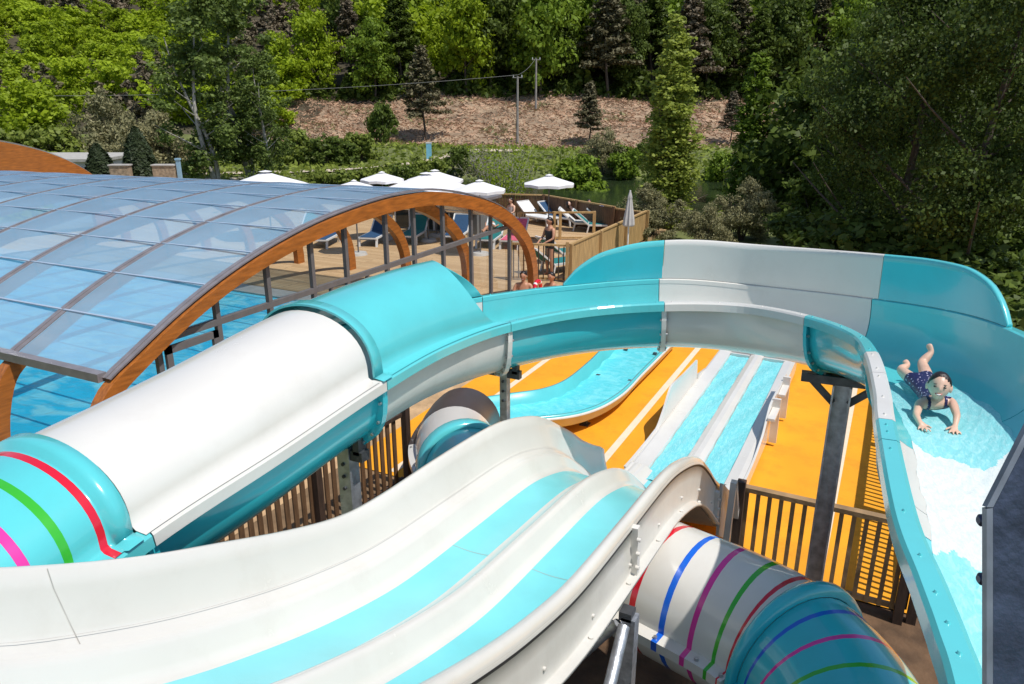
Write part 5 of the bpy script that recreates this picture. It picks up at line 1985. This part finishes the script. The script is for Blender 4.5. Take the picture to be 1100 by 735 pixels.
def person(name, loc, label, J, E_, head, skin, voxel, suit=None, suitmat=None, hair_len=.0, hh=.21, hw=.155, ears=True, group=None):
    """head = (centre, facing, up). All coordinates are site coordinates."""
    root = thing(name, loc, label, 'person', group)
    ob = skin_body(J, E_)
    me1 = bake(ob, voxel)
    bpy.data.objects.remove(ob)
    rows, fw, sd, up = head_points(*head, h=hh, w=hw)
    bm = bmesh.new(); bm.from_mesh(me1)
    hb = MB(); hb.grid(rows, 0, True, close=True)
    hm = bpy.data.meshes.new('h'); hm.from_pydata(hb.v, [], hb.f); bm.from_mesh(hm)
    c = head[0]
    if ears:
        for s in (-1, 1):
            e = MB()
            q = c + sd * (s * hw * .5) - fw * .008 - up * .008
            er = []
            for i in range(7):
                th = pi * i / 6
                er.append([q + fw * (sin(th) * cos(2 * pi * j / 8) * .016) + up * (cos(th) * .028) + sd * (sin(th) * sin(2 * pi * j / 8) * .009 + s * .006) for j in range(8)])
            e.grid(er, 0, True, close=True)
            t = bpy.data.meshes.new('e'); t.from_pydata(e.v, [], e.f); bm.from_mesh(t)
    bmesh.ops.remove_doubles(bm, verts=bm.verts, dist=1e-5)
    me = bpy.data.meshes.new('body'); bm.to_mesh(me); bm.free()
    o = bpy.data.objects.new('body', me); COL.objects.link(o)
    r = o.modifiers.new('R', 'REMESH'); r.mode = 'VOXEL'; r.voxel_size = voxel; r.use_smooth_shade = True
    sm_ = o.modifiers.new('S', 'SMOOTH'); sm_.factor = .5; sm_.iterations = 2
    dg = bpy.context.evaluated_depsgraph_get()
    me2 = bpy.data.meshes.new_from_object(o.evaluated_get(dg))
    bpy.data.objects.remove(o)
    L = Vector(loc)
    # clothing: the body's own faces in the suit region, lifted off the skin
    if suit:
        bm = bmesh.new(); bm.from_mesh(me2)
        bm.normal_update()
        dele = [f for f in bm.faces if not suit(f.calc_center_median())]
        bmesh.ops.delete(bm, geom=dele, context='FACES')
        for v in bm.verts: v.co += v.normal * (voxel * .55)
        for v in bm.verts: v.co -= L
        sme = bpy.data.meshes.new('swimsuit'); bm.to_mesh(sme); bm.free()
        sme.materials.append(suitmat)
        for p in sme.polygons: p.use_smooth = True
        so = bpy.data.objects.new('swimsuit', sme); COL.objects.link(so); so.parent = root
    me2.transform(Matrix.Translation(-L))
    me2.materials.clear(); me2.materials.append(skin)
    for p in me2.polygons: p.use_smooth = True
    me2.name = 'body'
    bo = bpy.data.objects.new('body', me2); COL.objects.link(bo); bo.parent = root
    # hair cap
    hbm = MB()
    rows2 = []
    k = 1.11
    for i, rw in enumerate(rows):
        if i > 12: break
        rr = []
        for j, p in enumerate(rw):
            d = p - c
            x = d.dot(fw) / (hw * .6); z = d.dot(up) / (hh * .5)
            cut = x * .86 - z * .52     # hairline: face side stays bare
            sc = k + .035 * max(0, -x) + .018 * sin(j * 3.1 + i) if cut < .16 else .90
            rr.append(c + d * sc)
        rows2.append(rr)
    hbm.grid(rows2, 0, True, close=True)
    if hair_len > 0:
        q = c - fw * hw * .45 - up * .02
        hbm.tube([q + up * .05, q - fw * .03 - up * hair_len * .5, q - up * hair_len], [.055, .05, .02], 8, 0)
    hbm.build('hair', [HAIR], root)
    # eyes, brows, mouth
    def egg(q, a, bb, cc, m, nm):
        g = MB(); er = []
        for i in range(7):
            th = pi * i / 6
            er.append([q + sd * (sin(th) * cos(2 * pi * j / 10) * a) + up * (sin(th) * sin(2 * pi * j / 10) * bb) + fw * (cos(th) * cc) for j in range(10)])
        g.grid(er, 0, True, close=True)
        return g.build(nm, [m], root)
    s_ = hh / .21
    for s in (-1, 1):
        e = c + sd * (s * .033 * s_) + up * (.004 * s_) + fw * (hw * .575)
        egg(e, .0125 * s_, .0065 * s_, .006, EYEM, 'eye')
        egg(e + up * .021 * s_ - fw * .003, .015 * s_, .0022 * s_, .005, HAIR, 'eyebrow')
    mq = c - up * (.052 * s_) + fw * (hw * .555)
    mb_ = MB()
    arc = [mq + sd * (x * .026 * s_) + up * ((x * x - .5) * .010 * s_) - fw * (x * x * .010 * s_) for x in (-1, -.6, -.2, .2, .6, 1)]
    mb_.tube([q + fw * .003 for q in arc], [.002 * s_, .0055 * s_, .0072 * s_, .0072 * s_, .0055 * s_, .002 * s_], 8, 0)
    mo_ = mb_.build('mouth', [LIP], root)
    mb_ = MB()
    mb_.tube([q + fw * .0075 + up * .001 for q in arc[1:-1]], [.002 * s_, .004 * s_, .004 * s_, .002 * s_], 8, 0)
    mb_.build('teeth', [TEETH], mo_)
    return root


def hand_chain(J, E_, wrist, palm, dirv, up, side, thumb, tag_, s=1.0):
    """palm and five bent fingers rooted in the palm; dirv = finger direction, side = towards the thumb"""
    J[tag_ + 'palm'] = (palm, (.024 * s, .015 * s))
    E_.append((wrist, tag_ + 'palm'))
    for k, (off, ln) in enumerate(((.026, .048), (.009, .056), (-.008, .052), (-.024, .040))):
        a = palm + side * (off * s * .7) + dirv * (.012 * s)
        spread = side * (off * .55 * s)
        p1 = a + dirv * (.018 * s) + spread * .4
        p2 = a + dirv * (ln * .55 * s + .012) + spread + up * (.006 * s)
        p3 = a + dirv * (ln * s + .012) + spread * 1.6 - up * (.006 * s)
        n = '%sf%d' % (tag_, k)
        J[n + 'a'] = (p1, .0085 * s); J[n + 'b'] = (p2, .0078 * s); J[n + 'c'] = (p3, .0062 * s)
        E_ += [(tag_ + 'palm', n + 'a'), (n + 'a', n + 'b'), (n + 'b', n + 'c')]
    t1 = palm + side * (.026 * s) - dirv * (.012 * s)
    t2 = palm + side * (.046 * s) + dirv * (.010 * s)
    t3 = palm + side * (.056 * s) + dirv * (.030 * s)
    J[tag_ + 't1'] = (t1, .0095 * s); J[tag_ + 't2'] = (t2, .0085 * s); J[tag_ + 't3'] = (t3, .0068 * s)
    E_ += [(tag_ + 'palm', tag_ + 't1'), (tag_ + 't1', tag_ + 't2'), (tag_ + 't2', tag_ + 't3')]


# ---- the girl lying on her front in the flume, head towards the tower --------------------
def V3(px, py, z): return at(px, py, z=z)


gl = V3(1003, 436, 3.13)
pel = V3(986, 410, 3.05)
chest = V3(1004, 435, 3.06)
waist = V3(994, 422, 3.05)
shL, shR = V3(1023, 431, 3.09), V3(988, 433, 3.09)       # picture right / left
elL, elR = V3(1028, 447, 3.06), V3(984, 446, 3.06)
wrL, wrR = V3(1026, 457, 3.025), V3(988, 454, 3.055)
hdL, hdR = V3(1025, 461, 3.012), V3(990, 457, 3.042)
hipR, hipL = V3(981, 409, 3.05), V3(996, 406, 3.07)
run = (chest - pel).normalized()
knR = hipR - run * .26 + Vector((-.03, 0, -.01))
knL = hipL - run * .27 + Vector((.02, 0, .03))
ftR = at(976, 392, Y=knR.y + .06)
ftL = at(1001, 378, Y=knL.y + .05)
toeR = at(971, 387, Y=ftR.y + .03)
toeL = at(997, 369, Y=ftL.y + .02)
headc = V3(1009, 415, 3.23)
neck = V3(1008, 427, 3.12)
J = {'pelvis': (pel, (.070, .056)), 'waist': (waist, (.060, .048)), 'chest': (chest, (.070, .054)), 'neck': (neck, .031), 'head0': (headc - Vector((0, 0, .03)), .04),
     'shL': (shL, .034), 'elL': (elL, .024), 'wrL': (wrL, .017), 'shR': (shR, .034), 'elR': (elR, .024), 'wrR': (wrR, .017),
     'hipL': (hipL, .052), 'knL': (knL, .036), 'cfL': (knL.lerp(ftL, .4), .034), 'ftL': (ftL, .021), 'toeL': (toeL, (.028, .015)),
     'hipR': (hipR, .052), 'knR': (knR, .036), 'cfR': (knR.lerp(ftR, .4), .034), 'ftR': (ftR, .021), 'toeR': (toeR, (.028, .015))}
E_ = [('pelvis', 'waist'), ('waist', 'chest'), ('chest', 'neck'), ('neck', 'head0'), ('chest', 'shL'), ('shL', 'elL'), ('elL', 'wrL'), ('chest', 'shR'), ('shR', 'elR'), ('elR', 'wrR'),
      ('pelvis', 'hipL'), ('hipL', 'knL'), ('knL', 'cfL'), ('cfL', 'ftL'), ('ftL', 'toeL'), ('pelvis', 'hipR'), ('hipR', 'knR'), ('knR', 'cfR'), ('cfR', 'ftR'), ('ftR', 'toeR')]
fwd_ = Vector((.06, -.92, -.05)).normalized()
hand_chain(J, E_, 'wrL', hdL, Vector((.08, -1, -.1)).normalized(), Vector((0, 0, 1)), Vector((-1, -.05, 0)), 1, 'L', .9)
hand_chain(J, E_, 'wrR', hdR, Vector((.25, -1, -.1)).normalized(), Vector((0, 0, 1)), Vector((1, .2, 0)), 1, 'R', .9)
face = (Vector((0, 0, 5.0)) - headc).normalized() + Vector((.06, 0, -.12))
upv = Vector((.02, .35, .95))
axis0 = pel - run * .13


def suit_f(p):
    d = (p - axis0).dot(run)
    L = (chest - axis0).dot(run)
    if (p - headc).length < .12: return False
    ax = axis0 + run * d
    r = (p - ax).length
    if d < .075: return False
    if d < L * .72: return r < .115
    # chest: straps only
    side = run.cross(Vector((0, 0, 1))).normalized()
    s = abs((p - ax).dot(side))
    if d < L + .03 and (p - ax).z < .012: return r < .12 and s < .10
    if d < L + .0: return r < .12 and s < .09
    return d < L + .12 and .045 < s < .066 and r < .14


person('person', (gl.x, gl.y, 3.0), 'smiling dark haired girl in a navy swimsuit lying on her front in the flume', J, E_, (headc, face, upv), SKIN, .0055, suit_f, SWIM, .0, hh=.172, hw=.126)


# ---- people round the pool: a simple posable figure -------------------------------------
def figure(px, py, z0, pose, rz, label, skin, suitm, hgt_=1.68, hair=.12):
    base = at(px, py, z=z0)
    k = hgt_ / 1.7
    R = Matrix.Rotation(rz, 3, 'Z')

    def P(x, y, z): return base + R @ Vector((x * k, y * k, z * k))
    if pose == 'stand':
        pts = dict(pelvis=(0, 0, .92), waist=(0, .0, 1.08), chest=(0, .01, 1.27), neck=(0, .0, 1.45), shL=(.18, 0, 1.38), elL=(.24, -.06, 1.12), wrL=(.14, -.26, 1.02), shR=(-.18, 0, 1.38), elR=(-.25, -.05, 1.12), wrR=(-.16, -.26, 1.02),
                   hipL=(.09, 0, .9), knL=(.1, -.02, .48), ftL=(.1, .02, .07), toeL=(.11, -.15, .03), hipR=(-.09, 0, .9), knR=(-.1, -.02, .48), ftR=(-.1, .02, .07), toeR=(-.11, -.15, .03))
        hc, fd, ud = (0, -.02, 1.59), (0, -1, -.15), (0, 0, 1)
    elif pose == 'sit':
        pts = dict(pelvis=(0, 0, .12), waist=(0, .02, .28), chest=(0, .04, .47), neck=(0, .02, .65), shL=(.18, .03, .58), elL=(.25, -.05, .34), wrL=(.17, -.25, .30), shR=(-.18, .03, .58), elR=(-.25, -.05, .34), wrR=(-.17, -.25, .30),
                   hipL=(.09, -.02, .11), knL=(.13, -.40, .34), ftL=(.12, -.62, .06), toeL=(.12, -.80, .03), hipR=(-.09, -.02, .11), knR=(-.13, -.40, .34), ftR=(-.12, -.62, .06), toeR=(-.12, -.80, .03))
        hc, fd, ud = (0, -.01, .80), (0, -1, -.1), (0, 0, 1)
    else:   # lying on the back on a lounger
        pts = dict(pelvis=(0, 0, .52), waist=(0, .17, .54), chest=(0, .36, .62), neck=(0, .52, .74), shL=(.17, .45, .68), elL=(.26, .20, .58), wrL=(.2, -.02, .56), shR=(-.17, .45, .68), elR=(-.26, .20, .58), wrR=(-.2, -.02, .56),
                   hipL=(.09, -.03, .5), knL=(.11, -.42, .66), ftL=(.1, -.80, .48), toeL=(.1, -.88, .58), hipR=(-.09, -.03, .5), knR=(-.1, -.44, .52), ftR=(-.1, -.86, .46), toeR=(-.1, -.92, .57))
        hc, fd, ud = (0, .62, .86), (0, -.6, .7), (0, .6, .75)
    rad = dict(pelvis=.135, waist=.115, chest=.135, neck=.05, shL=.058, elL=.042, wrL=.028, shR=.058, elR=.042, wrR=.028, hipL=.088, knL=.062, ftL=.042, toeL=.034, hipR=.088, knR=.062, ftR=.042, toeR=.034)
    J = {n: (P(*p), rad[n] * k) for n, p in pts.items()}
    hcw = P(*hc)
    J['head0'] = (hcw - Vector((0, 0, .05 * k)), .05 * k)
    E_ = [('pelvis', 'waist'), ('waist', 'chest'), ('chest', 'neck'), ('neck', 'head0'), ('chest', 'shL'), ('shL', 'elL'), ('elL', 'wrL'), ('chest', 'shR'), ('shR', 'elR'), ('elR', 'wrR'),
          ('pelvis', 'hipL'), ('hipL', 'knL'), ('knL', 'ftL'), ('ftL', 'toeL'), ('pelvis', 'hipR'), ('hipR', 'knR'), ('knR', 'ftR'), ('ftR', 'toeR')]
    for sfx, sd in (('L', 1), ('R', -1)):
        w, e = J['wr' + sfx][0], J['el' + sfx][0]
        d = (w - e).normalized()
        hand_chain(J, E_, 'wr' + sfx, w + d * .06, d, R @ Vector((0, 0, 1)), R @ Vector((-sd * 1.0, 0, 0)), 1, sfx, 1.15)
    pw, ww, cw = J['pelvis'][0], J['waist'][0], J['chest'][0]
    ax = (cw - pw).normalized()

    def sf(p):
        d = (p - pw).dot(ax); r = ((p - pw) - ax * d).length
        return -.10 * k < d < (cw - pw).length * (.35 if suitm[1] == 'trunks' else 1.12) and r < .19 * k and (p - hcw).length > .17 * k
    return person('person', tuple(base), label, J, E_, (hcw, R @ Vector(fd), R @ Vector(ud)), skin, .017, sf, suitm[0], hair, hh=.22 * k, hw=.165 * k)


figure(590, 296, .03, 'stand', -.5, 'person in dark swimwear leaning at the gate fence by the arch foot', TANSKIN, (BLACKRUB, 'full'))
figure(592, 331, .03, 'sit', -.2, 'dark haired person with bare shoulders sitting just above the flume rim', TANSKIN, (PINKCLOTH, 'trunks'))
figure(634, 322, .03, 'sit', .8, 'person in a bright pink top by the end of the banking wall', TANSKIN, (mat('bright pink cloth', (.75, .15, .5), .9, .3, 25), 'full'), 1.45)
figure(549, 236, .05, 'sit', -.4, 'pale person sitting by the far deck fence', SKIN, (mat('pale striped cloth', (.6, .55, .52), .9, .2, 20), 'full'))
figure(632, 238, .05, 'sit', .5, 'person with dark hair sitting in front of the pond side fence', TANSKIN, (NAVY, 'full'))
figure(627, 243, .05, 'lie', 1.9, 'person lying on a white lounger near the handrail end', SKIN, (NAVY, 'trunks'))
figure(528, 259, .05, 'lie', .25, 'person lying on the teal lounger left of the arch foot', TANSKIN, (WHITEPLASTIC, 'trunks'))
figure(562, 330, .03, 'sit', .3, 'person half hidden behind the timber arch foot', TANSKIN, (RED, 'trunks'))
# red life ring post beside the arch foot
q = at(573, 309, z=0.9)
lr = thing('life_ring', tuple(q), 'small red life ring hanging on the arch foot', 'life ring')
b = MB()
b.tube([(q.x + .1, q.y + .16 * cos(2 * pi * k / 16), q.z + .16 * sin(2 * pi * k / 16)) for k in range(17)], .045, 8, 0, False)
b.build('ring', [RED], lr)
b = MB()
for k in range(4):
    a = pi / 4 + k * pi / 2
    b.tube([(q.x + .1, q.y + .16 * cos(a - .12), q.z + .16 * sin(a - .12)), (q.x + .1, q.y + .16 * cos(a + .12), q.z + .16 * sin(a + .12))], .049, 8, 0)
b.build('band', [WHITEPLASTIC], lr)

# ================================================================== CAMERA, LIGHT, WORLD
cam = bpy.data.cameras.new('camera')
cam.sensor_width = 36.0
cam.lens = 36.0 * FOC / 1100.0
cam.clip_start = 0.05
cam.clip_end = 1500
co = bpy.data.objects.new('camera', cam)
COL.objects.link(co)
co.location = (0, 0, EYE)
co.rotation_euler = (radians(90) - PITCH, 0, YAW)
scene.camera = co

SUN_AZ = (1.0, -.17)     # grid direction the sun comes from
SUN_EL = radians(63.5)
sd_ = Vector((SUN_AZ[0] * cos(SUN_EL), SUN_AZ[1] * cos(SUN_EL), sin(SUN_EL))).normalized()
sl = bpy.data.lights.new('sun', 'SUN')
sl.energy = 4.1
sl.angle = radians(.53)
sl.color = (1.0, .955, .89)
so = bpy.data.objects.new('sun', sl)
COL.objects.link(so)
so.location = (30, 0, 50)
so.rotation_euler = sd_.to_track_quat('Z', 'Y').to_euler()

w = bpy.data.worlds.new('World')
scene.world = w
w.use_nodes = True
nt = w.node_tree
sk = nt.nodes.new('ShaderNodeTexSky')
sk.sky_type = 'NISHITA'
sk.sun_disc = False
sk.sun_elevation = SUN_EL
sk.sun_rotation = atan2(sd_.x, sd_.y)
sk.altitude = 50
sk.air_density = 1.0
sk.dust_density = 0.6
nt.links.new(sk.outputs['Color'], nt.nodes['Background'].inputs['Color'])
nt.nodes['Background'].inputs['Strength'].default_value = 0.115

scene.view_settings.view_transform = 'Standard'
scene.view_settings.look = 'None'
scene.view_settings.exposure = 0.12
scene.view_settings.gamma = 1.0
scene.view_settings.use_curve_mapping = False
scene.cycles.max_bounces = 8
scene.cycles.transparent_max_bounces = 16
scene.cycles.caustics_reflective = False
scene.cycles.caustics_refractive = False
scene.cycles.use_denoising = True
